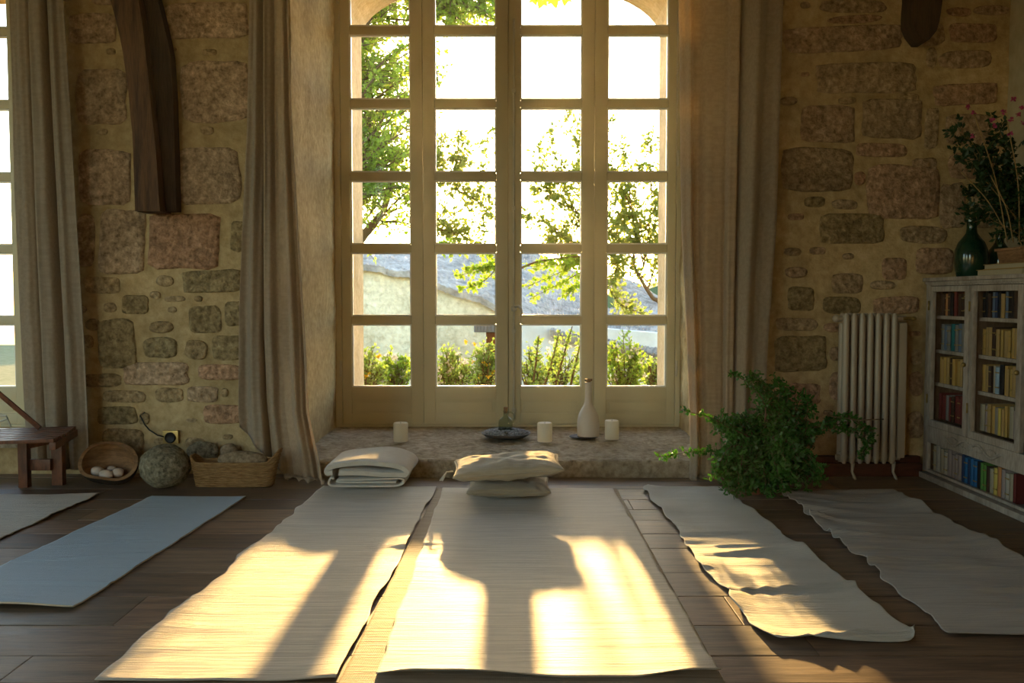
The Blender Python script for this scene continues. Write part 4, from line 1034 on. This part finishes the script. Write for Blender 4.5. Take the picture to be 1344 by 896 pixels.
def spray(tm, lm, pts, r0, twigs, tl, L, dens_, up=.3, lobes=False, spread=1.0, droop=0, start=.15):
    c_ = curve(pts, 8); n = len(c_)
    if tm is not None: tm.tube(c_, [r0 * (1 - .8 * i / n) for i in range(n)], 6)
    for k_ in range(twigs):
        t = start + (1 - start) * (k_ + R()) / twigs; i = min(n - 2, int(t * (n - 1))); p = c_[i]; ax = (c_[i + 1] - c_[i]).normalized()
        d = (ax * .7 + rv() * spread + Vector((0, 0, up))).normalized(); ln = tl * U(.5, 1.1) * (1.15 - .6 * t)
        tw = [p, p + d * ln * .5 + Vector((0, 0, -droop * ln * .2)), p + d * ln + rv() * ln * .15 + Vector((0, 0, -droop * ln * .6))]
        if tm is not None: tm.tube(tw, [r0 * .35, r0 * .25, r0 * .12], 4, cap=False)
        for q in range(dens_):
            s = (q + R()) / dens_; pp = tw[0].lerp(tw[2], s) + rv() * L * .3
            leaf(lm, pp, (d * .5 + rv()).normalized(), rv(), L * U(.6, 1.15), L * U(.45, .65), lobes=lobes)
# pink flowers in a wooden planter on the bookcase
pz = ZTOP + .0615; py_ = 4.52; pxw = 2.565
root = thing('flower_pot', 'dark bushy plant with small pink flowers in wooden planter', 'plant', (pxw, py_, pz))
m = MB(); m.prism([(pxw - .105, pz), (pxw + .105, pz), (pxw + .12, pz + .07), (pxw - .12, pz + .07)], 'y', py_ - .11, py_ + .11); m.box(pxw - .128, pxw + .128, py_ - .118, py_ + .118, pz + .062, pz + .076, bev=.003); m.build('planter', M['bowlin'], root)
tm, lm = MB(), MB(); base = Vector((pxw, py_, pz + .07)); random.seed(21)
heads = []
for k_ in range(34):
    px, py = U(1236, 1400), U(140, 300); yy = U(4.35, 4.85); tip = at(px, py, Y=yy); tip.x = min(tip.x, 2.71)
    if (px < 1262 and py > 215): continue
    mid = base.lerp(tip, .5) + Vector((U(-.03, .03), U(-.03, .03), .05))
    spray(tm, lm, [base + Vector((U(-.05, .05), U(-.05, .05), 0)), mid, tip], .003, 16, .12, .034, 12, .2, start=.25, droop=.3)
for k_ in range(16):
    px, py = U(1290, 1400), U(225, 315); tip = at(px, py, Y=U(4.35, 4.75)); tip.x = min(tip.x, 2.70)
    spray(None, lm, [base, tip], .003, 7, .09, .032, 10, .1, start=.3)
for (a_, b2) in (((1322, 318), (1278, 148)), ((1330, 318), (1300, 230)), ((1338, 318), (1322, 160)), ((1318, 300), (1262, 226))):
    tm.tube(curve([at(a_[0], a_[1], Y=4.42), at((a_[0] + b2[0]) / 2 + 6, (a_[1] + b2[1]) / 2, Y=4.38), at(*b2, Y=4.36)], 6), .0028, 5)
for v in lm.v:
    v.x = min(v.x, 2.742)
    v.z = max(v.z, pz + .078)
tm.build('stem', M['twigpale'], root, smooth=True); lm.build('foliage', M['leaf_dark'], root)
for (px, py) in ((1270, 141), (1278, 148), (1302, 158), (1306, 165), (1277, 178), (1317, 147), (1327, 157), (1326, 176), (1337, 150), (1340, 142), (1342, 162), (1330, 130), (1360, 150), (1372, 180)):
    c_ = at(px, py, Y=4.33); c_.x = min(c_.x, 2.72); m = MB()
    for q in range(9): leaf(m, c_, rv() + Vector((0, 0, .3)), rv(), .017, .014)
    m.build('flower', M['petal'], root)

# houseplant on the floor by the curtain
random.seed(5)
pc = Vector((at(988, 646, Y=4.66).x, 4.66, 0)); root = thing('houseplant', 'big bushy green trailing houseplant standing by the sheer curtain', 'plant', pc)
m = MB(); m.lathe([(.001, 0), (.066, 0), (.070, .01), (.095, .17), (.104, .175), (.104, .20), (.096, .202), (.09, .18), (.001, .17)], pc, 36); m.build('pot', M['redpot'], root, smooth='auto')
tm, lm = MB(), MB(); base = pc + Vector((0, 0, .2))
def trail(pxs, ys_, **kw):
    pts = [base] + [at(x, y, Y=yy) for (x, y), yy in zip(pxs, ys_)]
    spray(tm, lm, pts, kw.pop('r0', .005), **kw)
K = dict(twigs=30, tl=.055, L=.026, dens_=7, lobes=True, spread=1.1, droop=.4, up=.1, start=.25)
trail([(1005, 540), (985, 505), (955, 488)], [4.5, 4.4, 4.3], **{**K, 'twigs': 16, 'tl': .03})
trail([(1010, 530), (1000, 505), (985, 492)], [4.5, 4.45, 4.4], **{**K, 'tl': .075, 'twigs': 40})
trail([(1025, 540), (1030, 515), (1018, 495)], [4.6, 4.55, 4.5], **{**K, 'tl': .08, 'twigs': 36})
trail([(980, 570), (940, 550), (893, 538)], [4.5, 4.4, 4.3], **{**K, 'twigs': 14, 'tl': .03})
trail([(985, 575), (955, 560), (935, 548)], [4.5, 4.42, 4.35], **{**K, 'twigs': 30})
trail([(970, 595), (920, 592), (860, 600)], [4.5, 4.55, 4.6], **{**K, 'twigs': 34, 'tl': .035})
trail([(1050, 560), (1060, 530), (1055, 517)], [4.6, 4.5, 4.5], **{**K, 'twigs': 20, 'tl': .04})
trail([(1050, 540), (1062, 525), (1070, 545)], [4.6, 4.5, 4.45], **{**K, 'twigs': 14, 'tl': .04})
trail([(1060, 565), (1105, 548), (1142, 566), (1128, 600)], [4.6, 4.6, 4.6, 4.6], **{**K, 'twigs': 60, 'tl': .05})
trail([(1055, 575), (1095, 556), (1135, 575)], [4.62, 4.6, 4.6], **{**K, 'twigs': 40, 'tl': .055})
tm.tube([at(1085, 545, Y=4.6), at(1125, 551, Y=4.58), at(1160, 550, Y=4.56)], .003, 5)
for k_ in range(80):
    a = U(0, 2 * PI); px, py = 1008 + 72 * math.cos(a) * math.sqrt(R()), 560 + 62 * math.sin(a) * math.sqrt(R())
    trail([((1010 + px) / 2, (600 + py) / 2 - 10), (px, py)], [U(4.5, 4.65), U(4.42, 4.75)], **{**K, 'twigs': 12, 'tl': .09, 'r0': .003})
for k_ in range(110):
    a = U(0, 2 * PI); r_ = math.sqrt(R()); px, py = 1008 + 75 * math.cos(a) * r_, 628 + 33 * math.sin(a) * r_
    yy = U(4.26, 4.55)
    q = at(px, py, Y=yy); q.z = max(q.z, .03)
    spray(tm, lm, [base + Vector((U(-.08, .08), -.05, .04)), base.lerp(q, .6) + Vector((0, 0, .10)), q], .003, 12, .075, .027, 9, .15, lobes=True, spread=1.1, droop=.3, start=.35)
keepv = []
for v in lm.v:
    if v.z < .040: v.z = .040 + R() * .006
    if v.y > 4.79 and v.x < 1.65: v.y = 4.79 - R() * .02
    if v.y > 4.94: v.y = 4.94 - R() * .02
for v in tm.v:
    if v.y > 4.79 and v.x < 1.65: v.y = 4.79
    v.z = max(v.z, .04)
tm.build('stem', M['twig'], root, smooth=True); lm.build('foliage', M['leaf_room'], root)

# ------------------------------------------------------------------ garden
g = MB(); nx, ny = 60, 50; vs = []; fs = []
for j in range(ny + 1):
    y = 7.12 + (70 - 7.12) * (j / ny) ** 2
    for i in range(nx + 1):
        x = -45 + 90 * i / nx; d = max(0, min(1, (y - 10.5) / 5)); vs.append((x, y, -.02 - 2.6 * d * d * (3 - 2 * d) + .05 * noise.noise(Vector((x, y, 0)))))
for j in range(ny):
    for i in range(nx): a = j * (nx + 1) + i; fs.append((a, a + 1, a + nx + 2, a + nx + 1))
g.add(vs, fs); struct(g.build('ground', M['soil'], smooth=True))
# side and rear gardens so daylight meets ground there too
g = MB(); g.box(-60, XL - .45, -60, 7.1, -.2, -.12); g.box(XL - .45, 60, -60, YB - .45, -.2, -.12); g.box(XR + .35, 60, YB - .45, 7.1, -.2, -.12)
struct(g.build('terrain', M['soil']))
def tile_roof(name, ridge, eave, yr, ye, mat, parent, nx=120, ny=30, amp=.035, thick=.14):
    """ridge and eave: px polylines with the same number of points, at depths yr and ye"""
    R_ = [at(*p, Y=yr) for p in ridge]; E_ = [at(*p, Y=ye) for p in eave]; vs = []; fs = []
    def L(pl, t):
        t = t * (len(pl) - 1); i = min(int(t), len(pl) - 2); return pl[i].lerp(pl[i + 1], t - i)
    for j in range(ny + 1):
        for i in range(nx + 1):
            p = L(R_, i / nx).lerp(L(E_, i / nx), j / ny)
            z = amp * (.4 * (i % 2) + R()) + amp * ((j * 1.0) % 3) / 3 + .10 * noise.noise(p * .5) + .05 * noise.noise(p * 2.5)
            vs.append(p + Vector((0, 0, z)))
    n = nx + 1
    for j in range(ny):
        for i in range(nx): a = j * n + i; fs.append((a, a + 1, a + n + 1, a + n))
    o = obj(name, vs, fs, mat, parent, smooth=False); sd = o.modifiers.new('thickness', 'SOLIDIFY'); sd.thickness = thick; sd.offset = -1 if o.data.polygons[0].normal.z > 0 else 1
    return o
def stone_house(label, wallpts, yw, depth, roofs, wmat, bottom=-2.9):
    c_ = at(*wallpts[len(wallpts) // 2], Y=yw); root = thing('stone_house', label, 'house', (c_.x, yw + depth / 2, bottom + .3))
    P = [at(*p, Y=yw) for p in wallpts]; prof = [(P[0].x, bottom)] + [(q.x, q.z) for q in P] + [(P[-1].x, bottom)]
    m = MB(); m.prism(prof, 'y', yw, yw + depth); m.build('masonry_wall', wmat, root)
    for r_ in roofs: tile_roof('roof', *r_, M['tile'], root)
    return root
stone_house('long low stone house with sagging grey tiled roof', [(300, 335), (461, 344), (545, 358), (600, 378), (650, 401), (730, 436)], 20.4, 4,
            [([(300, 318), (461, 325), (560, 328), (640, 334), (700, 342)], [(300, 336), (461, 346), (545, 360), (650, 402), (735, 440)], 25.5, 20.2)], M['housewall'])
stone_house('pale rendered house with rumpled tiled roofs at two heights', [(672, 425), (730, 423), (800, 432), (900, 440), (960, 445)], 16.8, 2,
            [([(725, 404), (780, 404), (880, 405), (960, 405)], [(722, 432), (780, 446), (850, 462), (960, 466)], 19.0, 16.6)], M['housewall2'])
stone_house('farther grey roofed house with steep gable', [(676, 418), (720, 416), (790, 418), (880, 412)], 28, 5,
            [([(676, 333), (700, 330), (730, 345), (762, 360)], [(674, 412), (700, 415), (740, 418), (790, 420)], 34, 27.6), ([(797, 366), (815, 362), (840, 372), (868, 392)], [(806, 386), (822, 398), (850, 407), (872, 404)], 33, 28)], M['housewall2'])
# far hill
m = MB(); pts = [(-40, 1)] + [(-40 + 80 * i / 40, 1 + 2.6 * math.sin(i * .22 + 1.2) ** 2 + .5 * noise.noise(Vector((i * .4, 0, 0)))) for i in range(41)] + [(40, -4), (-40, -4)]
m.prism(pts, 'y', 80, 90); struct(m.build('hill', M['hill']))
# garden post with slate cap
p = at(640, 448, Y=11.0); root = thing('garden_post', 'wooden garden post with small dark slatted cap', 'post', (p.x, 11.0, -.1))
t_ = at(637, 436, Y=11).z; m = MB(); m.box(at(638, 440, Y=11).x, at(652, 440, Y=11).x, 11, 11.12, -.1, t_, bev=.01); m.build('post', M['redwood'], root)
m = MB(); a, b_ = at(622, 436, Y=10.9), at(662, 423, Y=10.9); m.box(a.x, b_.x, 10.9, 11.25, a.z, b_.z - .03, bev=.01)
for k_ in range(9): x = a.x + (b_.x - a.x) * (k_ + .5) / 9; m.box(x - .012, x + .012, 10.885, 11.26, a.z + .01, b_.z, bev=.004)
m.build('cap', M['slatecap'], root)
# shrubs
random.seed(11)
def shrub(label, px, pyt, wpx, Y, mat, nl=900, L=.05, flowers=None, dens_=None):
    top = at(px, pyt, Y=Y); hw = wpx / F * Y / 2; h = top.z; root = thing('shrub', label, 'shrub', (top.x, Y, 0))
    tm, lm = MB(), MB()
    for k_ in range(26):
        a = U(0, 2 * PI); r_ = math.sqrt(R()); tip = Vector((top.x + hw * r_ * math.cos(a), Y + min(.45 * hw, .25) * r_ * math.sin(a), h * (1 - .5 * r_ * r_) * U(.75, 1.05)))
        b0 = Vector((top.x + hw * .3 * U(-1, 1), Y + U(-.05, .05), 0))
        spray(tm, lm, [b0, b0.lerp(tip, .55) + Vector((0, 0, .05)), tip], .008, 9, .16, L, max(3, nl // 230), .5)
    tm.build('stem', M['twig'], root); lm.build('foliage', mat, root)
    if flowers:
        m = MB()
        for k_ in range(14):
            c_ = Vector((top.x + hw * U(-.8, .8), Y - .2 * hw, h * U(.35, .95)))
            for q in range(6): leaf(m, c_, rv() + Vector((0, -.6, .2)), rv(), .035, .025)
        m.build('blossom', flowers, root)
shrub('pale green shrub with small blossoms against the outer jamb', 478, 448, 56, 8.3, M['leaf_shrub'], 1100, .045, M['petaly'])
shrub('dark round shrub with a white flower below the first house', 520, 460, 58, 9.0, M['leaf_tree'], 1200, .05, M['petalw'])
shrub('yellow-green flowering shrub in front of the rubble wall', 592, 455, 60, 8.3, M['leaf_shrub'], 1200, .045, M['petalw'])
shrub('tall loose shrub growing at the slatted post', 635, 444, 60, 9.0, M['leaf_shrub'], 1200, .045, M['petaly'])
shrub('airy upright shrub left of the ceramic bottle', 700, 450, 60, 8.3, M['leaf_shrub'], 900, .045, None)
shrub('spiky bright shrub behind the ceramic bottle', 735, 446, 52, 9.0, M['leaf_shrub'], 900, .045, M['petalw'])
shrub('dense rounded shrub outside the window, near the sheer curtain', 818, 438, 70, 8.4, M['leaf_tree'], 1500, .05, M['petalw'])
shrub('low pale shrub beside the outer jamb near the sheer curtain', 860, 460, 46, 9.0, M['leaf_shrub'], 900, .045, None)
shrub('low shrub filling the gap under the middle mullion', 668, 462, 40, 10.3, M['leaf_shrub'], 700, .045, None)
shrub('low green shrub between the window leaves near the lone candle', 555, 462, 40, 10.3, M['leaf_tree'], 800, .045, None)
shrub('low green shrub behind the last candle', 778, 462, 40, 10.3, M['leaf_shrub'], 800, .045, None)
def tall_stems(label, spec, Y):
    p0 = at(spec[0][0], 500, Y=Y); root = thing('streak_stem_clump', label, 'plant', (p0.x, Y, 0)); tm, lm = MB(), MB()
    for bx, tx, ty in spec:
        b0 = at(bx, 500, Y=Y); b0.z = -.03; t_ = at(tx + (tx - bx) * 1.2, ty, Y=Y); t_.y += U(-.1, .1)
        spray(tm, lm, [b0, b0.lerp(t_, .5) + Vector((U(-.02, .02), 0, 0)), t_], .017, 16, .05, .05, 6, .4, start=.35)
    tm.build('stem', M['twig'], root, smooth=True); lm.build('foliage', M['leaf_shrub'], root)
tall_stems('spindly leaning stems added to streak the sunlight, above the shrubs towards the ceramic bottle', [(700, 716, 432), (718, 733, 428), (740, 752, 434), (752, 762, 430), (690, 698, 440)], 7.75)  # stems added, thick and leaning, so their shadows streak the sunlit mat
# trees
random.seed(31)
def tree(label, trunk, Yt, sprays, mat, L, tl, twigs, dn, r=.09, gz=-.1, spread=1.0, droop=.2, rb=.02):
    P = [at(x, y, Y=Yt + dy) for x, y, dy in trunk]; P[0].z = gz
    root = thing('tree', label, 'tree', P[0]); tm, lm = MB(), MB(); c_ = curve(P, 8); tm.tube(c_, [r * (1 - .6 * i / len(c_)) for i in range(len(c_))], 8)
    for s in sprays:
        pts = [at(x, y, Y=Yt + dy) for x, y, dy in s['p']]; spray(tm, lm, pts, rb, s.get('n', twigs), s.get('tl', tl), L, s.get('d', dn), spread=s.get('sp', spread), droop=droop, up=s.get('up', .15), start=s.get('st', .1))
    tm.build('trunk', M['twig'], root, smooth=True); lm.build('foliage', mat, root); return root
# big leafy tree filling the panes towards the blanket
S = []
for k_ in range(105):
    x1, y1 = U(440, 575), U(-60, 250); x0, y0 = 455 + U(-15, 15), y1 + U(30, 90)
    if 462 < x1 < 500 and 95 < y1 < 125: continue
    S.append(dict(p=[(x0, y0, U(-1, 1)), ((x0 + x1) / 2, (y0 + y1) / 2 - 10, U(-1, 1)), (x1, y1, U(-1.2, 1.2))]))
for k_ in range(34): x1 = U(560, 655); y1 = U(-60, 52 - (10 if x1 > 600 else 0)); S.append(dict(p=[(x1 - 60, y1 - 25, 0), (x1 - 25, y1 - 20, 0), (x1, y1, U(-.5, .5))], tl=.45))
for a_ in (((455, 250, 0), (500, 240, 0), (540, 250, 0)), ((470, 300, 0), (500, 262, 0), (515, 240, 0)), ((480, 295, 0), (520, 275, 0), (545, 262, 0)), ((450, 300, 0), (470, 250, 0), (475, 225, 0)), ((540, 240, 0), (560, 260, 0), (570, 290, 0)), ((500, 290, 0), (530, 292, 0), (545, 300, 0)), ((560, 70, 0), (572, 90, 0), (575, 110, 0))): S.append(dict(p=list(a_), n=16, tl=.3, d=7))
tree('large leafy tree filling the panes above the folded blanket', [(420, 500, 0), (432, 380, 0), (452, 330, 0), (480, 305, .1), (505, 270, .2), (520, 200, .2)], 13.6, S, M['leaf_tree'], .085, .5, 18, 9, r=.10)
# thin airy trees around the sun
S = []
for a_ in (((560, 310, 0), (590, 260, 0), (600, 200, 0), (603, 175, 0)), ((560, 300, 0), (610, 270, 0), (635, 220, 0), (641, 165, 0)), ((550, 260, 0), (572, 215, 0), (580, 180, 0)), ((560, 250, 0), (590, 225, 0), (620, 195, 0)), ((570, 240, 0), (610, 245, 0), (650, 262, 0)), ((590, 245, 0), (625, 262, 0), (655, 290, 0)), ((560, 300, 0), (600, 302, 0), (640, 296, 0)), ((550, 290, 0), (580, 290, 0), (605, 318, 0)), ((550, 320, 0), (590, 305, 0), (630, 318, 0)), ((560, 220, 0), (585, 210, 0), (612, 215, 0)), ((555, 250, 0), (565, 225, 0), (570, 200, 0))):
    S.append(dict(p=list(a_)))
tree('thin airy tree to the blanket side of the low sun', [(548, 520, 0), (552, 400, 0), (556, 320, 0), (560, 270, 0)], 11, S, M['leaf_twig'], .075, .30, 26, 8, r=.035, rb=.010)
S = []
for a_ in (((780, 330, 0), (750, 270, 0), (730, 210, 0), (722, 165, 0)), ((780, 320, 0), (740, 250, 0), (715, 220, 0), (705, 190, 0)), ((775, 300, 0), (765, 220, 0), (750, 170, 0), (742, 140, 0)), ((770, 340, 0), (730, 300, 0), (700, 285, 0), (684, 280, 0)), ((780, 330, 0), (740, 310, 0), (710, 290, 0)), ((780, 300, 0), (735, 262, 0), (690, 240, 0)), ((780, 280, 0), (740, 240, 0), (712, 235, 0)), ((770, 250, 0), (760, 200, 0), (765, 150, 0)), ((780, 310, 0), (750, 295, 0), (725, 312, 0)), ((775, 265, 0), (755, 235, 0), (735, 215, 0)), ((775, 320, 0), (745, 330, 0), (715, 312, 0)), ((770, 280, 0), (720, 258, 0), (700, 215, 0))):
    S.append(dict(p=list(a_)))
for k_ in range(26):  # dense sprays added behind the mullion, out of view, to shade the curtain
    y1 = 60 + 12.5 * k_; S.append(dict(p=[(782, y1 + 35, 0), (780 + U(-4, 4), y1 + 15, U(-.2, .2)), (780 + U(-9, 9), y1, U(-.3, .3))], n=16, tl=.09, d=9, sp=.8))
tree('thin airy tree to the curtain side of the low sun', [(782, 520, 0), (784, 420, 0), (782, 330, 0), (778, 270, 0)], 11.4, S, M['leaf_twig'], .075, .28, 26, 8, r=.035, rb=.010)
S = []
for a_ in (((845, 350, 0), (830, 280, 0), (822, 220, 0), (815, 185, 0)), ((845, 350, 0), (855, 270, 0), (852, 215, 0), (850, 175, 0)), ((845, 340, 0), (815, 290, 0), (800, 240, 0), (798, 150, 0)), ((845, 340, 0), (860, 290, 0), (870, 230, 0), (868, 180, 0)), ((840, 330, 0), (820, 300, 0), (800, 290, 0)), ((850, 370, 0), (820, 340, 0), (798, 330, 0)), ((845, 320, 0), (835, 260, 0), (840, 210, 0)), ((845, 330, 0), (862, 310, 0), (875, 300, 0)), ((850, 340, 0), (835, 310, 0), (812, 250, 0)), ((850, 380, 0), (862, 345, 0), (872, 330, 0)), ((840, 300, 0), (820, 255, 0), (802, 215, 0)), ((848, 300, 0), (862, 265, 0), (870, 262, 0)), ((830, 340, 0), (812, 318, 0), (800, 305, 0)), ((800, 345, 0), (810, 350, 0), (800, 375, 0)), ((800, 380, 0), (815, 400, 0), (845, 412, 0))):
    S.append(dict(p=list(a_)))
tree('slender tree with bent stem outside the pane nearest the sheer curtain', [(872, 500, 0), (868, 408, 0), (856, 390, 0), (842, 368, 0), (832, 345, 0), (835, 300, 0)], 10.6, S, M['leaf_twig'], .07, .26, 30, 9, r=.03, rb=.010)
S = []
for a_ in (((560, 322, 0), (590, 330, 0), (625, 328, 0)), ((560, 320, 0), (600, 322, 0), (650, 335, 0)), ((655, 340, 0), (630, 355, 0), (595, 362, 0)), ((655, 350, 0), (630, 372, 0), (605, 378, 0)), ((660, 352, 0), (640, 350, 0), (610, 352, 0))):
    S.append(dict(p=list(a_), n=18, tl=.10, d=8, sp=.8))
for a_ in (((775, 330, 0), (745, 345, 0), (690, 350, 0)), ((775, 340, 0), (740, 355, 0), (688, 378, 0)), ((775, 350, 0), (735, 372, 0), (695, 392, 0)), ((780, 355, 0), (760, 375, 0), (740, 388, 0)), ((770, 325, 0), (740, 338, 0), (705, 345, 0)), ((780, 330, 0), (760, 340, 0), (740, 350, 0))):
    S.append(dict(p=list(a_), n=20, tl=.12, d=9, sp=.8))
tree('bright yellow-green bough reaching across the middle panes', [(665, 520, 0), (666, 430, 0), (668, 370, 0), (700, 345, 0), (770, 335, 0)], 9.75, S, M['leaf_bright'], .06, .12, 18, 8, r=.02, rb=.007)
# vine over the arch
Yv = 7.3; tm, lm = MB(), MB(); z_ = at(950, 400, Y=Yv); z_.z = -.05
root = thing('vine', 'vine with big bright leaves hanging from the outer arch', 'vine', z_)
tm.tube(curve([Vector((2.0, Yv, -.05)), Vector((1.95, Yv, 1.6)), Vector((1.9, Yv, 3.0)), at(900, -75, Y=Yv)], 8), .016, 6)
tm.tube(curve([at(450, -75, Y=Yv), at(600, -45, Y=Yv), at(720, -22, Y=Yv), at(900, -60, Y=Yv)], 8), .012, 6)
def grape_leaf(m, p, s, d, n):
    d = d.normalized(); r_ = d.cross(n).normalized(); pts = [p]
    for k_, (a, l) in enumerate(((-140, .55), (-110, .8), (-85, .6), (-60, .95), (-40, .62), (-18, .8), (0, 1.1), (18, .8), (40, .62), (60, .95), (85, .6), (110, .8), (140, .55))):
        t = math.radians(a); pts.append(p + (d * math.cos(t) + r_ * math.sin(t)) * s * l + n * s * .12 * abs(math.sin(t)))
    m.add(pts, [(0, i, i + 1) for i in range(1, len(pts) - 1)])
for (px, py, s) in ((700, -3, .06), (712, 0, .07), (727, -2, .075), (742, -4, .07), (752, -8, .055), (690, -10, .07), (735, -22, .08), (715, -25, .08), (810, -8, .05), (560, -20, .07), (600, -28, .07), (650, -30, .07), (770, -35, .07), (520, -30, .07)):
    grape_leaf(lm, at(px, py, Y=Yv + U(-.08, .08)), s, Vector((U(-.5, .5), U(-.3, .3), -1)), Vector((U(-.3, .3), -1, U(.1, .5))).normalized())
tm.build('stem', M['twig'], root); lm.build('foliage', M['leaf_bright'], root)

# ------------------------------------------------------------------ light
w_ = bpy.data.worlds.new('sky'); scn.world = w_; w_.use_nodes = True; nt = w_.node_tree; nt.nodes.clear()
sky = nt.nodes.new('ShaderNodeTexSky'); sky.sky_type = 'NISHITA'
sd = ray(667, 227); el = math.asin(sd.normalized().z); az = math.atan2(sd.x, sd.y)
sky.sun_elevation = el; sky.sun_rotation = az; sky.sun_disc = True; sky.sun_size = math.radians(1.1)
sky.sun_intensity = SUNI = .14; sky.altitude = 200; sky.air_density = 1.05; sky.dust_density = 1.2; sky.ozone_density = 1.5
bg = nt.nodes.new('ShaderNodeBackground'); out = nt.nodes.new('ShaderNodeOutputWorld')
bg.inputs[1].default_value = 1.05
nt.links.new(sky.outputs[0], bg.inputs[0]); nt.links.new(bg.outputs[0], out.inputs[0])
def portal(name, loc, rot, sx, sy):
    l = bpy.data.lights.new(name, 'AREA'); l.shape = 'RECTANGLE'; l.size = sx; l.size_y = sy; l.cycles.is_portal = True
    o = bpy.data.objects.new(name, l); COL.objects.link(o); o.location = loc; o.rotation_euler = rot
# area light shines along its local -Z
portal('daylight_portal', ((WX0 + WX1) / 2, 6.55, 1.8), (-PI / 2, 0, 0), 2.5, 3.5)
portal('daylight_portal', ((V_X0 + V_X1) / 2, V_Y + .2, 1.7), (-PI / 2, 0, 0), 2.2, 3.1)
for a, b_, z0, z1 in HL: portal('daylight_portal', (XL - .2, (a + b_) / 2, (z0 + z1) / 2), (0, -PI / 2, 0), z1 - z0, b_ - a)
for a, b_, z0, z1 in HB: portal('daylight_portal', ((a + b_) / 2, YB - .2, (z0 + z1) / 2), (PI / 2, 0, 0), b_ - a, z1 - z0)

# thin haze volume added in the room to stand in for lens glare
HAZE = .0006
if HAZE:
    nt = NT('glare_haze'); vsn = nt.n('ShaderNodeVolumeScatter'); vsn.inputs['Density'].default_value = HAZE; vsn.inputs['Anisotropy'].default_value = .8
    vsn.inputs['Color'].default_value = (1, .95, .82, 1)
    nt.l(vsn.outputs[0], nt.out.inputs['Volume'])
    m = MB(); m.box(XL - .2, XR + .2, YB - .2, FY - .05, -.08, ZC + .1)
    m.v = m.v
    o = m.build('haze', nt.m); tag(o, 'thin sunlit haze added in the room in place of lens glare', 'haze', None, 'stuff')

# ------------------------------------------------------------------ render settings
c = scn.cycles
c.use_denoising = True
try: c.denoiser = 'OPENIMAGEDENOISE'
except Exception: pass
c.max_bounces = 10; c.diffuse_bounces = 6; c.glossy_bounces = 4; c.transmission_bounces = 6; c.transparent_max_bounces = 12; c.volume_bounces = 1
c.sample_clamp_indirect = 6; c.caustics_reflective = False; c.caustics_refractive = False
vs = scn.view_settings; vs.view_transform = 'Standard'; vs.look = 'None'; vs.gamma = 1; vs.use_curve_mapping = False
vs.exposure = 0.46
